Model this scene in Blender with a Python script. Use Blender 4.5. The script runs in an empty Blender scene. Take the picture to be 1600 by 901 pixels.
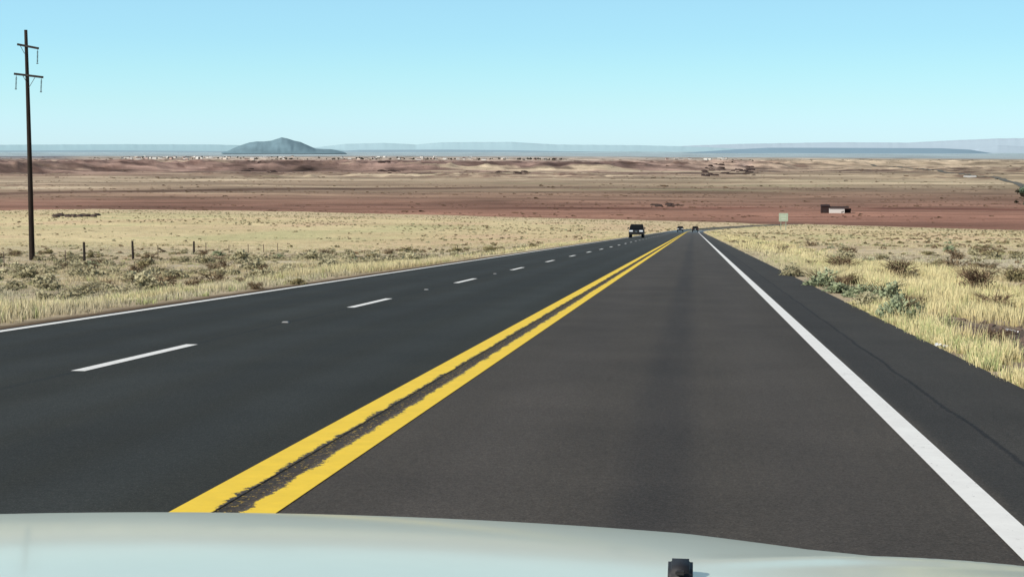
import bpy, bmesh, math, random
import numpy as np
from mathutils import Vector, Matrix

random.seed(7)
RNG = np.random.default_rng(11)
scene = bpy.context.scene
COL = scene.collection
G_ROAD = 0.0504            # downhill grade of the highway
EYE = 1.4
VALLEY = -75.0

# ---------------------------------------------------------------- helpers
def lin(r, g, b, k=1.0):
    f = lambda c: ((c / 255 + 0.055) / 1.055) ** 2.4 if c > 10.3 else c / 255 / 12.92
    return (f(r) * k, f(g) * k, f(b) * k, 1.0)

def sstep(a, b, x):
    t = np.clip((x - a) / (b - a), 0, 1)
    return t * t * (3 - 2 * t)

def _hash(ix, iy, seed):
    h = (ix.astype(np.int64) * 374761393 + iy.astype(np.int64) * 668265263 + seed * 1442695041) & 0x7fffffff
    h = ((h ^ (h >> 13)) * 1274126177) & 0x7fffffff
    h = (h ^ (h >> 16)) & 0xffff
    return h / 65535.0

def vnoise(x, y, seed=0):
    x = np.asarray(x, float); y = np.asarray(y, float)
    ix = np.floor(x); iy = np.floor(y)
    fx = x - ix; fy = y - iy
    fx = fx * fx * (3 - 2 * fx); fy = fy * fy * (3 - 2 * fy)
    a = _hash(ix, iy, seed); b = _hash(ix + 1, iy, seed)
    c = _hash(ix, iy + 1, seed); d = _hash(ix + 1, iy + 1, seed)
    return (a * (1 - fx) + b * fx) * (1 - fy) + (c * (1 - fx) + d * fx) * fy

def fbm(x, y, seed=0, octs=4):
    s = 0; a = 0.5; t = 0
    for k in range(octs):
        s = s + a * vnoise(x * 2 ** k + 17.3 * k, y * 2 ** k - 9.1 * k, seed + k)
        t += a; a *= 0.5
    return s / t * 2 - 1          # about -1..1

def tag(o, label=None, cat=None, group=None, kind=None):
    if label: o['label'] = label
    if cat: o['category'] = cat
    if group: o['group'] = group
    if kind: o['kind'] = kind
    return o

def link(name, me, parent=None, mat=None):
    o = bpy.data.objects.new(name, me)
    COL.objects.link(o)
    if parent: o.parent = parent
    if mat is not None and me is not None:
        me.materials.clear(); me.materials.append(mat)
    return o

def empty(name, loc=(0, 0, 0), rot=(0, 0, 0)):
    o = bpy.data.objects.new(name, None)
    o.empty_display_size = 0.2
    o.location = loc; o.rotation_euler = rot
    COL.objects.link(o)
    return o

def np_mesh(name, V, F, cols=None, attrs=None, smooth=False):
    V = np.asarray(V, np.float32); F = np.asarray(F, np.int32)
    n = F.shape[1]
    me = bpy.data.meshes.new(name)
    me.vertices.add(len(V)); me.vertices.foreach_set('co', V.ravel())
    me.loops.add(F.size); me.loops.foreach_set('vertex_index', F.ravel())
    me.polygons.add(len(F))
    me.polygons.foreach_set('loop_start', np.arange(0, F.size, n, dtype=np.int32))
    me.polygons.foreach_set('loop_total', np.full(len(F), n, np.int32))
    me.polygons.foreach_set('use_smooth', np.full(len(F), smooth, bool))
    me.update(calc_edges=True)
    if cols is not None:
        c = np.ones((len(V), 4), np.float32); c[:, :3] = cols
        a = me.color_attributes.new('Col', 'FLOAT_COLOR', 'POINT')
        a.data.foreach_set('color', c.ravel())
    for k, v in (attrs or {}).items():
        a = me.attributes.new(k, 'FLOAT', 'POINT')
        a.data.foreach_set('value', np.asarray(v, np.float32).ravel())
    return me

# ---------------------------------------------------------------- node materials
class NT:
    def __init__(self, name):
        self.m = bpy.data.materials.new(name); self.m.use_nodes = True
        self.t = self.m.node_tree; self.t.nodes.clear()
        self.out = self.t.nodes.new('ShaderNodeOutputMaterial')
    def n(self, typ, ins=None, **kw):
        nd = self.t.nodes.new(typ)
        for k, v in kw.items(): setattr(nd, k, v)
        for k, v in (ins or {}).items(): self.set(nd, k, v)
        return nd
    def set(self, nd, k, v):
        s = nd.inputs[k]
        if hasattr(v, 'links'): self.t.links.new(v, s)
        else: s.default_value = v
    def attr(self, name, out='Fac'):
        return self.n('ShaderNodeAttribute', attribute_name=name).outputs[out]
    def pos(self): return self.n('ShaderNodeNewGeometry').outputs['Position']
    def objc(self): return self.n('ShaderNodeTexCoord').outputs['Object']
    def scale(self, vec, s):
        return self.n('ShaderNodeVectorMath', {0: vec, 1: s}, operation='MULTIPLY').outputs[0]
    def noise(self, vec, scale, detail=4, rough=0.55, dist=0.0):
        return self.n('ShaderNodeTexNoise', {'Vector': vec, 'Scale': scale, 'Detail': detail, 'Roughness': rough, 'Distortion': dist}).outputs['Fac']
    def ramp(self, fac, stops, interp='LINEAR'):
        r = self.n('ShaderNodeValToRGB', {'Fac': fac}); cr = r.color_ramp; cr.interpolation = interp
        while len(cr.elements) < len(stops): cr.elements.new(0.5)
        for e, (p, c) in zip(cr.elements, stops):
            e.position = p; e.color = c if len(c) == 4 else (*c, 1)
        return r.outputs['Color']
    def gray(self, fac, p0, v0, p1, v1):
        return self.n('ShaderNodeMapRange', {'Value': fac, 'From Min': p0, 'From Max': p1, 'To Min': v0, 'To Max': v1}).outputs[0]
    def math(self, op, a, b=0.0, c=0.0):
        return self.n('ShaderNodeMath', {0: a, 1: b, 2: c}, operation=op).outputs[0]
    def mix(self, fac, a, b, mode='MIX'):
        nd = self.n('ShaderNodeMix', data_type='RGBA', blend_type=mode)
        self.set(nd, 0, fac); self.set(nd, 6, a); self.set(nd, 7, b)
        return nd.outputs[2]
    def bump(self, h, strength=0.3, dist=0.02):
        return self.n('ShaderNodeBump', {'Height': h, 'Strength': strength, 'Distance': dist}).outputs[0]
    def principled(self, color, rough=0.6, metal=0.0, spec=0.5, normal=None, coat=0.0, coat_rough=0.05):
        p = self.n('ShaderNodeBsdfPrincipled', {'Base Color': color, 'Roughness': rough, 'Metallic': metal,
                   'Specular IOR Level': spec, 'Coat Weight': coat, 'Coat Roughness': coat_rough})
        if normal is not None: self.set(p, 'Normal', normal)
        self.t.links.new(p.outputs[0], self.out.inputs[0]); return p
    def surface(self, sh): self.t.links.new(sh, self.out.inputs[0])

def mat_simple(name, color, rough=0.6, metal=0.0, spec=0.5, var=0.25, nscale=4.0, coat=0.0):
    t = NT(name)
    nz = t.noise(t.objc(), nscale, 5)
    c = t.mix(1.0, color, t.n('ShaderNodeCombineColor', {0: t.gray(nz, .3, 1 - var, .7, 1 + var), 1: t.gray(nz, .3, 1 - var, .7, 1 + var), 2: t.gray(nz, .3, 1 - var, .7, 1 + var)}).outputs[0], 'MULTIPLY')
    t.principled(c, rough, metal, spec, coat=coat)
    return t.m

# ---------------------------------------------------------------- camera
def make_camera():
    cam = bpy.data.cameras.new('camera'); o = bpy.data.objects.new('camera', cam); COL.objects.link(o)
    cam.sensor_width = 36; cam.sensor_fit = 'HORIZONTAL'
    cam.lens = 36 * 2430 / 1600
    cam.clip_start = 0.05; cam.clip_end = 150000
    o.location = (0, 0, EYE)
    o.rotation_euler = (math.radians(90 - 5.14), 0, math.radians(6.66))
    scene.camera = o
    return o
CAM = make_camera()
_R = CAM.rotation_euler.to_matrix()

def ray(c, r):
    """direction of photo pixel (c, r) as (x/y, z/y)"""
    d = _R @ Vector(((c - 800) / 2430, -(r - 450.5) / 2430, -1))
    return d.x / d.y, d.z / d.y

def spot(c, r, y):
    a, b = ray(c, r)
    return a * y, y, EYE + b * y

# ---------------------------------------------------------------- terrain
def softp(x, w=40.0):
    return np.logaddexp(0, x / w) * w

def road_x(y):
    return 0.15 * (softp(np.asarray(y, float) - 595, 30) - softp(-595.0, 30))

def lift(x, y):
    A = np.interp(x, [-900, -310, 0, 233, 500], [16, 12, 6, 0.5, -1])
    y0 = np.interp(x, [-150, -30, 0, 30, 233], [170, 420, 570, 570, 570])
    return A * np.clip(softp(y - y0) / (1100 - y0), 0, 3)

def road_z(y):
    y = np.asarray(y, float)
    return -G_ROAD * y + lift(road_x(y), y)

def brink(x, y):
    r = x / np.maximum(y, 1)
    return 1095 + 45 * fbm(r * 9, r * 0 + 3.3, 5, 3) + np.interp(r, [-.46, -.40], [-240, 0])

def ground(x, y):
    x = np.asarray(x, float); y = np.asarray(y, float)
    E = brink(x, y)
    yc = np.clip(y, -500, E)
    xc = np.where(y > E, x * E / np.maximum(y, 1), x)
    l = xc - road_x(yc)
    eL = -l - 9.12; eR = l - 2.9
    e = np.maximum(eL, eR)
    w = sstep(4, 40, e)
    zr = road_z(yc)
    z = (1 - w) * zr + w * (-G_ROAD * yc + lift(xc, yc))
    offL = -0.05 - 0.45 * sstep(0.4, 7, eL) - 0.95 * sstep(8, 36, eL) * (1 - sstep(250, 600, yc))
    offR = -0.04 - 0.30 * sstep(0.6, 7, eR)
    off = np.where(eL > eR, offL, offR)
    rough = 0.16 * fbm(xc / 5, yc / 5, 21, 3) + 0.28 * fbm(xc / 24, yc / 24, 31, 2)
    off = off + rough * sstep(0.3, 4, e)
    fadein = sstep(-0.55, -0.2, e)
    off = off * fadein - 0.45 * (1 - fadein)
    z = z + off
    # valley beyond the brink
    d = np.hypot(x, y)
    th = x / np.maximum(y, 1)
    v = VALLEY + 2.6 * fbm(x / 420, y / 260, 41, 4) * sstep(1500, 2200, d)
    st = 2880 + 120 * fbm(x / 500, y / 900, 47, 3) + 900 * np.clip(th + .25, -1, .5)
    v = v + 3.0 * sstep(st - 20, st + 20, d) * np.interp(th, [-.3, -.2, -.1], [1, .6, .3])
    ds = 5000 + 900 * fbm(x / 800, y / 800, 51, 4) + np.interp(th, [-.1, .02, .2], [0, 900, 2500])
    m = sstep(ds - 260, ds + 260, d)
    ph = np.interp(th, [-.5, -.12, 0, .2], [27, 25, 20, 12])
    rr = 1 - np.abs(fbm(x / 110, y / 170, 61, 5)) * 2.2
    v = v + m * ph + 17 * (rr - .5) * m * (1 - sstep(ds + 100, ds + 1500, d)) * .8
    v = v + 3 * fbm(x / 600, y / 500, 71, 3) * sstep(5000, 6500, d)
    cl = sstep(.02, .4, fbm(x / 520, y / 700, 73, 3)) * sstep(2700, 3300, d) * (1 - sstep(6200, 7200, d))
    v = v + 9 * cl * np.maximum(0, .55 - np.abs(fbm(x / 95, y / 150, 75, 5)) * 1.8)
    v = v - 45 * sstep(9500, 15000, d)
    drop = sstep(0, 240, y - E)
    return np.where(y > E, z * (1 - drop) + v * drop, z)

def hz(x, y): return float(ground(np.array([x]), np.array([y]))[0])

KL = 1 / 1.62     # picture brightness -> base colour
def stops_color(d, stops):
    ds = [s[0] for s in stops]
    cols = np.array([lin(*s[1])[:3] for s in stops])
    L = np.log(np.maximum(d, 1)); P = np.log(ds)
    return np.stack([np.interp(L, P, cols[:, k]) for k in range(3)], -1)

def mixc(a, b, w):
    w = np.asarray(w)[..., None]
    return a * (1 - w) + np.asarray(b) * w

def ground_color(x, y):
    E = brink(x, y)
    d = np.hypot(x, y)
    th = x / np.maximum(y, 1)
    l = x - road_x(y)
    e = np.maximum(-l - 9.12, l - 2.9)
    C = lambda r, g, b: np.array(lin(r, g, b)[:3])
    # grassy slope
    n1 = fbm(x / 9, y / 14, 3, 4); n2 = fbm(x / 55, y / 90, 8, 3)
    near = mixc(np.broadcast_to(C(186, 170, 142), x.shape + (3,)), C(210, 198, 168), sstep(-.4, .5, n1))
    far = mixc(np.broadcast_to(C(232, 214, 166), x.shape + (3,)), C(222, 202, 156), sstep(-.3, .5, n2 + .4 * n1))
    far = mixc(far, C(202, 184, 144), sstep(.1, .7, n1) * .45)
    n3 = fbm(x / 30, y / 120, 13, 4)
    far = mixc(far, C(224, 194, 158), sstep(.05, .5, n3) * .7)
    far = mixc(far, C(206, 202, 150), sstep(.05, .5, -n3) * .7)
    c = mixc(near, far, sstep(60, 260, y))
    c = mixc(c, C(216, 196, 160), sstep(600, 1000, y) * .7)
    # dirt at the left pavement edge, darkened to paint in grass shadow
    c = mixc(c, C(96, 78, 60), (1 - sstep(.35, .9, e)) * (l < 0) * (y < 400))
    # bare dark soil beside the shoulder, bottom right
    bs = np.exp(-((l - 4.5) / 1.1) ** 2 - ((y - 20.5) / 5.2) ** 2) * 1.4
    c = mixc(c, C(112, 98, 88), np.clip(bs + .3 * n1 * bs, 0, 1))
    # red ground, far left of the slope
    pass
    # valley
    wob = fbm(x / 900, y / 700, 81, 4)
    dd = d * np.exp(.10 * wob)
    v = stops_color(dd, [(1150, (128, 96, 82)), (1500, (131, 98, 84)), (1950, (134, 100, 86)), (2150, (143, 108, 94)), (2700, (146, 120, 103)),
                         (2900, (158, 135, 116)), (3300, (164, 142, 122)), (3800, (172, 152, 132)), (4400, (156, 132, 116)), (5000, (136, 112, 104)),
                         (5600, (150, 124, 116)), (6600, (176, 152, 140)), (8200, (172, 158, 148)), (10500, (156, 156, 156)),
                         (16000, (162, 172, 178)), (30000, (166, 182, 190)), (60000, (178, 204, 214))])  # far stops pale to blue-grey: distance haze put into the colour
    tan = sstep(-.05, .12, th) * sstep(2900, 3400, d) * (1 - sstep(8200, 10000, d))
    v = mixc(v, C(184, 166, 140), tan * .62)
    redr = sstep(-.02, .05, th) * (1 - sstep(1700, 2100, d))
    v = mixc(v, C(146, 104, 92), redr * .35)
    s1 = fbm(x / 700, y / 130, 91, 5)
    s2 = fbm(x / 260, y / 300, 95, 4)
    s3 = fbm(x / 80, y / 120, 97, 4) * sstep(3800, 5200, d) * (1 - sstep(8500, 11000, d))
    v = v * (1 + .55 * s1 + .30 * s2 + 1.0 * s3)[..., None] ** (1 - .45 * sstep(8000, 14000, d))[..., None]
    cl = sstep(.02, .4, fbm(x / 520, y / 700, 73, 3)) * sstep(2700, 3300, d) * (1 - sstep(6200, 7200, d))
    v = mixc(v, C(112, 86, 78), cl * sstep(.0, .3, fbm(x / 60, y / 60, 77, 4)) * .75)
    li = sstep(.25, .5, s1 + .3 * s2) * sstep(2500, 3000, d) * (1 - sstep(5200, 6200, d))
    v = mixc(v, C(214, 194, 168), li * .8)
    gr = sstep(.2, .6, fbm(x / 500, y / 180, 99, 4)) * sstep(2300, 2700, d) * (1 - sstep(4500, 5500, d))
    v = mixc(v, C(146, 138, 112), gr * .55)
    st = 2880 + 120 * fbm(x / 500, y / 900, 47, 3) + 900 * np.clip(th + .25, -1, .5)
    v = mixc(v, C(84, 62, 58), np.exp(-((d - st) / 26) ** 2) * (1 - sstep(-.16, 0, th)) * .8)  # shadow streak along the low scarp, painted into the ground colour
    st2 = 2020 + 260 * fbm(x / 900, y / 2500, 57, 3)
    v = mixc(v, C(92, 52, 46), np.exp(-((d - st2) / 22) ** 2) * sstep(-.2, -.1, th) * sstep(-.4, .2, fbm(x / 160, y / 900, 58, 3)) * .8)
    lt = np.exp(-((d - 7400) / 900) ** 2) * sstep(-.15, .3, fbm(x / 260, y / 400, 88, 3)) * (1 - sstep(-.1, .05, th))
    town = sstep(6000, 6500, d) * (1 - sstep(8000, 8600, d)) * sstep(-.38, -.36, th) * (1 - sstep(-.07, -.03, th))
    v = mixc(v, C(222, 202, 186), town * (.25 + .75 * sstep(-.1, .25, fbm(x / 45, y / 120, 87, 3))) * .8)
    v = mixc(v, C(84, 74, 66), town * sstep(.12, .3, fbm(x / 34, y / 150, 86, 3)) * .7)
    rk = sstep(0, .02, th) * (1 - sstep(.03, .05, th)) * sstep(5000, 5800, d) * (1 - sstep(6800, 7600, d)) * sstep(-.2, .3, fbm(x / 90, y / 260, 89, 3))
    v = mixc(v, C(206, 176, 164), rk * .6)
    oc = sstep(.08, .34, fbm(x / 120, y / 90, 92, 5)) * sstep(4300, 4800, d) * (1 - sstep(6000, 6900, d))
    v = mixc(v, C(88, 70, 66), oc * .75)
    dk = (1 - sstep(-.43, -.40, th)) * np.exp(-((d - 9500) / 2200) ** 2)
    v = mixc(v, C(104, 108, 122), dk * .8)
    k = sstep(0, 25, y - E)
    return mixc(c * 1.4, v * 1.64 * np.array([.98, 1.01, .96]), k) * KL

def build_terrain():
    az = np.radians(np.concatenate([np.arange(-180, -45, 4.0), np.arange(-45, -28, .5), np.arange(-28, 15, .09), np.arange(15, 35, .5), np.arange(35, 180, 4.0)]))
    d = np.concatenate([[1.5, 2.2, 3.0], np.geomspace(4, 1000, 360), np.geomspace(1006, 11000, 330), np.geomspace(11300, 90000, 60)])
    D, A = np.meshgrid(d, az, indexing='ij')
    X = D * np.sin(A); Y = D * np.cos(A)
    Z = ground(X, Y)
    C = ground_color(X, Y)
    nr, na = D.shape
    V = np.stack([X, Y, Z], -1).reshape(-1, 3)
    i = np.arange(nr - 1)[:, None]; j = np.arange(na)[None, :]; j2 = (j + 1) % na
    F = np.stack([i * na + j, i * na + j2, (i + 1) * na + j2, (i + 1) * na + j], -1).reshape(-1, 4)
    F = F[:, ::-1]
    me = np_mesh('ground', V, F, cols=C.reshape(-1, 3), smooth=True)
    t = NT('dry_ground')
    p = t.pos()
    c = t.attr('Col', 'Color')
    n1 = t.noise(p, 2.2, 6, .65); n2 = t.noise(t.scale(p, (1, 1, .3)), .35, 5, .6)
    n3 = t.noise(t.scale(p, (.4, 1, 1)), .02, 6, .65)
    n4 = t.noise(p, 14, 4, .7)
    f = t.math('MULTIPLY', t.gray(n1, .3, .72, .7, 1.28), t.gray(n2, .3, .82, .7, 1.18))
    f = t.math('MULTIPLY', f, t.gray(n3, .3, .88, .7, 1.12))
    f = t.math('MULTIPLY', f, t.gray(n4, .3, .85, .7, 1.15))
    zv = t.n('ShaderNodeSeparateXYZ', {0: p}).outputs[2]
    val = t.n('ShaderNodeMapRange', {'Value': zv, 'From Min': -54.0, 'From Max': -66.0}).outputs[0]
    far_ = t.n('ShaderNodeMapRange', {'Value': t.n('ShaderNodeSeparateXYZ', {0: p}).outputs[1], 'From Min': 8500.0, 'From Max': 12000.0, 'To Min': 1.0, 'To Max': 0.0}).outputs[0]
    yy = t.n('ShaderNodeMapRange', {'Value': t.n('ShaderNodeSeparateXYZ', {0: p}).outputs[1], 'From Min': 1000.0, 'From Max': 1500.0}).outputs[0]
    va = t.math('MULTIPLY', yy, far_)
    st1 = t.noise(t.scale(p, (.22, 1, 0)), .012, 6, .7, .6); st2 = t.noise(t.scale(p, (.5, 1, 0)), .035, 5, .7)
    sf = t.math('MULTIPLY', t.gray(st1, .3, .60, .7, 1.40), t.gray(st2, .3, .78, .7, 1.22))
    f = t.math('MULTIPLY', f, t.mix(va, (1, 1, 1, 1), t.n('ShaderNodeCombineColor', {0: sf, 1: sf, 2: sf}).outputs[0]))
    cc = t.n('ShaderNodeVectorMath', {0: c, 'Scale': f}, operation='SCALE').outputs[0]
    t.principled(cc, .95, spec=.08, normal=t.bump(t.math('ADD', n1, t.math('MULTIPLY', n4, .3)), .5, .08))
    o = link('ground', me, mat=t.m); tag(o, kind='structure')
    return o

# ---------------------------------------------------------------- highway
def ribbon(name, l0, l1, ys, dz, mat, nl=2, skirt=0.0):
    ys = np.asarray(ys, float)
    ls = np.linspace(l0, l1, nl) if np.isscalar(nl) else np.asarray(nl)
    zz = np.zeros(len(ls))
    if skirt:
        ls = np.concatenate([[l0 - skirt * .6], ls, [l1 + skirt * .6]]); zz = np.concatenate([[-skirt], zz, [-skirt]])
    xc = road_x(ys); zc = road_z(ys)
    dy = 0.5; tx = road_x(ys + dy) - road_x(ys - dy); ln = np.hypot(tx, 2 * dy)
    nx = 2 * dy / ln; ny = -tx / ln
    X = xc[:, None] + nx[:, None] * ls[None]; Y = ys[:, None] + ny[:, None] * ls[None]
    Z = np.broadcast_to(zc[:, None] + dz + zz[None], X.shape)
    L = np.broadcast_to(ls[None], X.shape); S = np.broadcast_to(ys[:, None], X.shape)
    n, m = X.shape
    i = np.arange(n - 1)[:, None]; j = np.arange(m - 1)[None]
    F = np.stack([i * m + j, i * m + j + 1, (i + 1) * m + j + 1, (i + 1) * m + j], -1).reshape(-1, 4)
    me = np_mesh(name, np.stack([X, Y, Z], -1).reshape(-1, 3), F, attrs={'lat': L.reshape(-1), 'along': S.reshape(-1)})
    o = link(name, me, mat=mat); tag(o, kind='structure')
    return o

def asphalt_nodes(t):
    """colour, height and roughness of the pavement, from position across and along the road"""
    lat = t.attr('lat'); s = t.attr('along')
    v = t.n('ShaderNodeCombineXYZ', {0: lat, 1: s}).outputs[0]
    vs = t.scale(v, (1, .08, 1))                         # drawn out along the road
    grain = t.noise(v, 60, 3, .8); grain2 = t.noise(v, 18, 4, .7)
    blot = t.noise(v, .55, 5, .6); streak = t.noise(vs, 2.2, 5, .6); streak2 = t.noise(vs, .8, 4, .6)
    left = lin(62, 63, 56, KL); right = lin(92, 86, 78, KL); shld = lin(80, 77, 71, KL); seam = lin(60, 59, 58, KL)
    wob = t.math('MULTIPLY', t.math('SUBTRACT', t.noise(t.n('ShaderNodeCombineXYZ', {1: s}).outputs[0], .5, 4, .6), .5), .12)
    wob2 = t.math('MULTIPLY', t.math('SUBTRACT', t.noise(v, 12, 3, .6), .5), .06)
    latw = t.math('ADD', lat, t.math('ADD', wob, wob2))
    k = t.n('ShaderNodeMapRange', {'Value': latw, 'From Min': -2.30, 'From Max': -2.18}).outputs[0]
    c = t.mix(k, left, right)
    k2 = t.n('ShaderNodeMapRange', {'Value': latw, 'From Min': 1.56, 'From Max': 1.62}).outputs[0]
    c = t.mix(k2, c, shld)
    # strip beside the edge line, then the seam
    def band(c0, w0, w1, src=latw):
        d = t.math('ABSOLUTE', t.math('SUBTRACT', src, c0))
        return t.n('ShaderNodeMapRange', {'Value': d, 'From Min': w0, 'From Max': w1, 'To Min': 1.0, 'To Max': 0.0}, interpolation_type='SMOOTHSTEP').outputs[0]
    c = t.mix(t.math('MULTIPLY', band(1.78, .12, .2), .35), c, seam)
    c = t.mix(t.math('MULTIPLY', band(1.98, .008, .03), .85), c, lin(46, 45, 46, KL))
    c = t.mix(t.math('MULTIPLY', band(-5.81, .015, .06), .5), c, lin(44, 48, 48, KL))
    # oil streak and tyre tracks
    oil = t.math('MULTIPLY', band(-.2, .06, .34), t.gray(streak, .3, .25, .7, .62))
    c = t.mix(oil, c, lin(62, 60, 60, KL))
    for cx in (-1.25, .72):
        c = t.mix(t.math('MULTIPLY', band(cx, .1, .5), .16), c, lin(104, 98, 94, KL))
    for cx in (-3.2, -4.9, -6.5, -8.2):
        c = t.mix(t.math('MULTIPLY', band(cx, .1, .5), .22), c, lin(84, 91, 92, KL))
    for cx in (-4.05, -7.35):
        c = t.mix(t.math('MULTIPLY', band(cx, .08, .45), .25), c, lin(56, 61, 62, KL))
    # ragged centre rumble strip between the yellow lines
    rum = t.math('MULTIPLY', band(-2.25, .09, .14), t.gray(t.noise(v, 26, 3, .8), .42, 0, .6, 1))
    c = t.mix(t.math('MULTIPLY', rum, .6), c, lin(112, 98, 90, KL))
    rumd = t.math('MULTIPLY', band(-2.25, .09, .14), t.gray(t.noise(v, 17, 3, .8), .5, 0, .62, 1))
    c = t.mix(t.math('MULTIPLY', rumd, .8), c, lin(34, 33, 30, KL))
    chips = t.gray(t.noise(v, 85, 1, .5), .66, 0, .74, .5)
    c = t.mix(chips, c, lin(150, 144, 136, KL))
    fl = t.math('MULTIPLY', band(-2.25, .10, .15), t.gray(t.noise(v, 34, 2, .6), .60, 0, .66, 1))
    c = t.mix(t.math('MULTIPLY', fl, .8), c, (.62, .42, .08, 1))
    f = t.math('MULTIPLY', t.gray(grain, .33, .5, .67, 1.5), t.gray(grain2, .3, .76, .7, 1.24))
    f = t.math('MULTIPLY', f, t.gray(blot, .3, .86, .7, 1.13))
    f = t.math('MULTIPLY', f, t.gray(streak2, .3, .86, .7, 1.13))
    return lat, s, v, c, f, grain, band, latw

def make_asphalt():
    t = NT('asphalt')
    lat, s, v, c, f, grain, band, _ = asphalt_nodes(t)
    cc = t.n('ShaderNodeVectorMath', {0: c, 'Scale': f}, operation='SCALE').outputs[0]
    # far pavement: grazing-light pallor mixed into colour; lower roughness stands in for heat shimmer
    farf = t.n('ShaderNodeMapRange', {'Value': s, 'From Min': 300.0, 'From Max': 520.0, 'To Min': 0.0, 'To Max': 1.0}).outputs[0]
    near2 = t.n('ShaderNodeMapRange', {'Value': s, 'From Min': 585.0, 'From Max': 640.0, 'To Min': 1.0, 'To Max': 0.0}).outputs[0]
    rough = t.math('MULTIPLY_ADD', t.math('MULTIPLY', farf, near2), -.40, .8)
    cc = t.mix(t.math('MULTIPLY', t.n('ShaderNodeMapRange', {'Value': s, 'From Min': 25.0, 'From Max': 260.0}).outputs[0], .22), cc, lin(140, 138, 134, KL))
    rp = t.n('ShaderNodeMapRange', {'Value': s, 'From Min': 60.0, 'From Max': 300.0, 'To Min': 0.55, 'To Max': 0.0}).outputs[0]
    b = t.n('ShaderNodeBump', {'Height': grain, 'Strength': rp, 'Distance': .006}).outputs[0]
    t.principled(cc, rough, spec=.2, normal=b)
    return t.m

def make_paint(name, col, ragged=None, wear=.5):
    """road paint, chipped through to the asphalt; ragged = lateral position of a broken inner edge"""
    t = NT(name)
    lat, s, v, c, f, grain, band, _ = asphalt_nodes(t)
    cc = t.n('ShaderNodeVectorMath', {0: c, 'Scale': f}, operation='SCALE').outputs[0]
    n = t.noise(v, 22, 4, .75); big = t.noise(v, 1.3, 4, .6)
    chip = t.gray(t.math('ADD', n, t.math('MULTIPLY', big, .35)), .88 - .2 * wear, 0, .98 - .2 * wear, 1)
    if ragged is not None:
        d = t.math('ABSOLUTE', t.math('SUBTRACT', lat, ragged))
        big2 = t.noise(v, 2.0, 3, .6)
        lim = t.math('MULTIPLY', t.math('MULTIPLY', t.gray(n, .3, 0, .65, 1), t.gray(big2, .32, .15, .68, 1)), .085)
        edge = t.gray(t.math('SUBTRACT', lim, d), 0, 0, .008, 1)
        chip = t.math('MAXIMUM', chip, edge)
    chip = t.math('MINIMUM', chip, 1.0)
    pc = t.mix(t.gray(t.noise(v, 5, 5, .7), .35, 0, .7, .28), col, (col[0] * .62, col[1] * .6, col[2] * .6, 1))
    fin = t.mix(chip, pc, cc)
    t.principled(fin, .65, spec=.3, normal=t.bump(grain, .3, .004))
    return t.m

def build_road():
    ys = np.concatenate([np.arange(-60, 60, 2.0), np.arange(60, 560, 5.0), np.arange(560, 760, 4.0), np.arange(760, 1330, 8.0)])
    asp = make_asphalt()
    ribbon('road', -9.12, 2.9, ys, 0.0, asp, nl=np.array([-9.12, -5.8, -2.25, 0, 1.6, 2.9]), skirt=.5)
    white = make_paint('white_road_paint', lin(244, 244, 238, .96), wear=.4)
    yl = make_paint('yellow_road_paint_outer', (.95, .66, .05, 1), ragged=-2.31, wear=.1)
    yr = make_paint('yellow_road_paint_inner', (.95, .66, .05, 1), ragged=-2.19, wear=.1)
    ribbon('yellow_line', -2.52, -2.31, ys, .004, yl)
    ribbon('yellow_line', -2.19, -2.0, ys, .004, yr)
    ribbon('edge_line', 1.40, 1.56, ys, .004, white)
    ribbon('edge_line', -9.01, -8.86, ys, .004, white)
    y0 = 14.1
    for k in range(-2, 44):
        a = y0 + k * 11.85
        ribbon('lane_dash', -5.88, -5.74, np.linspace(a, a + 3.4, 3), .004, white)
    # raised markers between the dashes
    rm = mat_simple('marker_ceramic', (.26, .26, .25, 1), .5)
    names = ['small pale reflective marker on the left carriageway just past the nearest lane dash',
             'small pale reflective marker between the second and third lane dashes',
             'small pale reflective marker between the third and fourth lane dashes']
    src = None
    for k in range(3):
        y = 21.7 + 11.85 * k
        if src is None:
            bm = bmesh.new()
            bmesh.ops.create_cube(bm, size=1)
            for v in bm.verts:
                top = v.co.z > 0
                v.co = Vector((v.co.x * (.07 if top else .11), v.co.y * (.055 if top else .10), .018 if top else 0))
            bmesh.ops.bevel(bm, geom=bm.edges[:], offset=.003, segments=2, affect='EDGES')
            me = bpy.data.meshes.new('pavement_marker'); bm.to_mesh(me); bm.free()
            o = link('pavement_marker', me, mat=rm); src = o
        else:
            o = src.copy(); COL.objects.link(o)
        o.location = (-5.81, y, float(road_z(y)) + .002); o.rotation_euler = (-math.atan(G_ROAD), 0, 0)
        tag(o, names[k], 'road marker', 'raised markers along the dashed line')

# ---------------------------------------------------------------- far hills
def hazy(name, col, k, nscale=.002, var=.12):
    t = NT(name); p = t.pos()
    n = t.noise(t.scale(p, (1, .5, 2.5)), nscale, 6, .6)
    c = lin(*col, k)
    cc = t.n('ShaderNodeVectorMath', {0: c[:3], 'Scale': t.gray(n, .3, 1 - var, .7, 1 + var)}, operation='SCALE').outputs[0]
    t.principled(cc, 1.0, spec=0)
    return t.m

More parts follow.
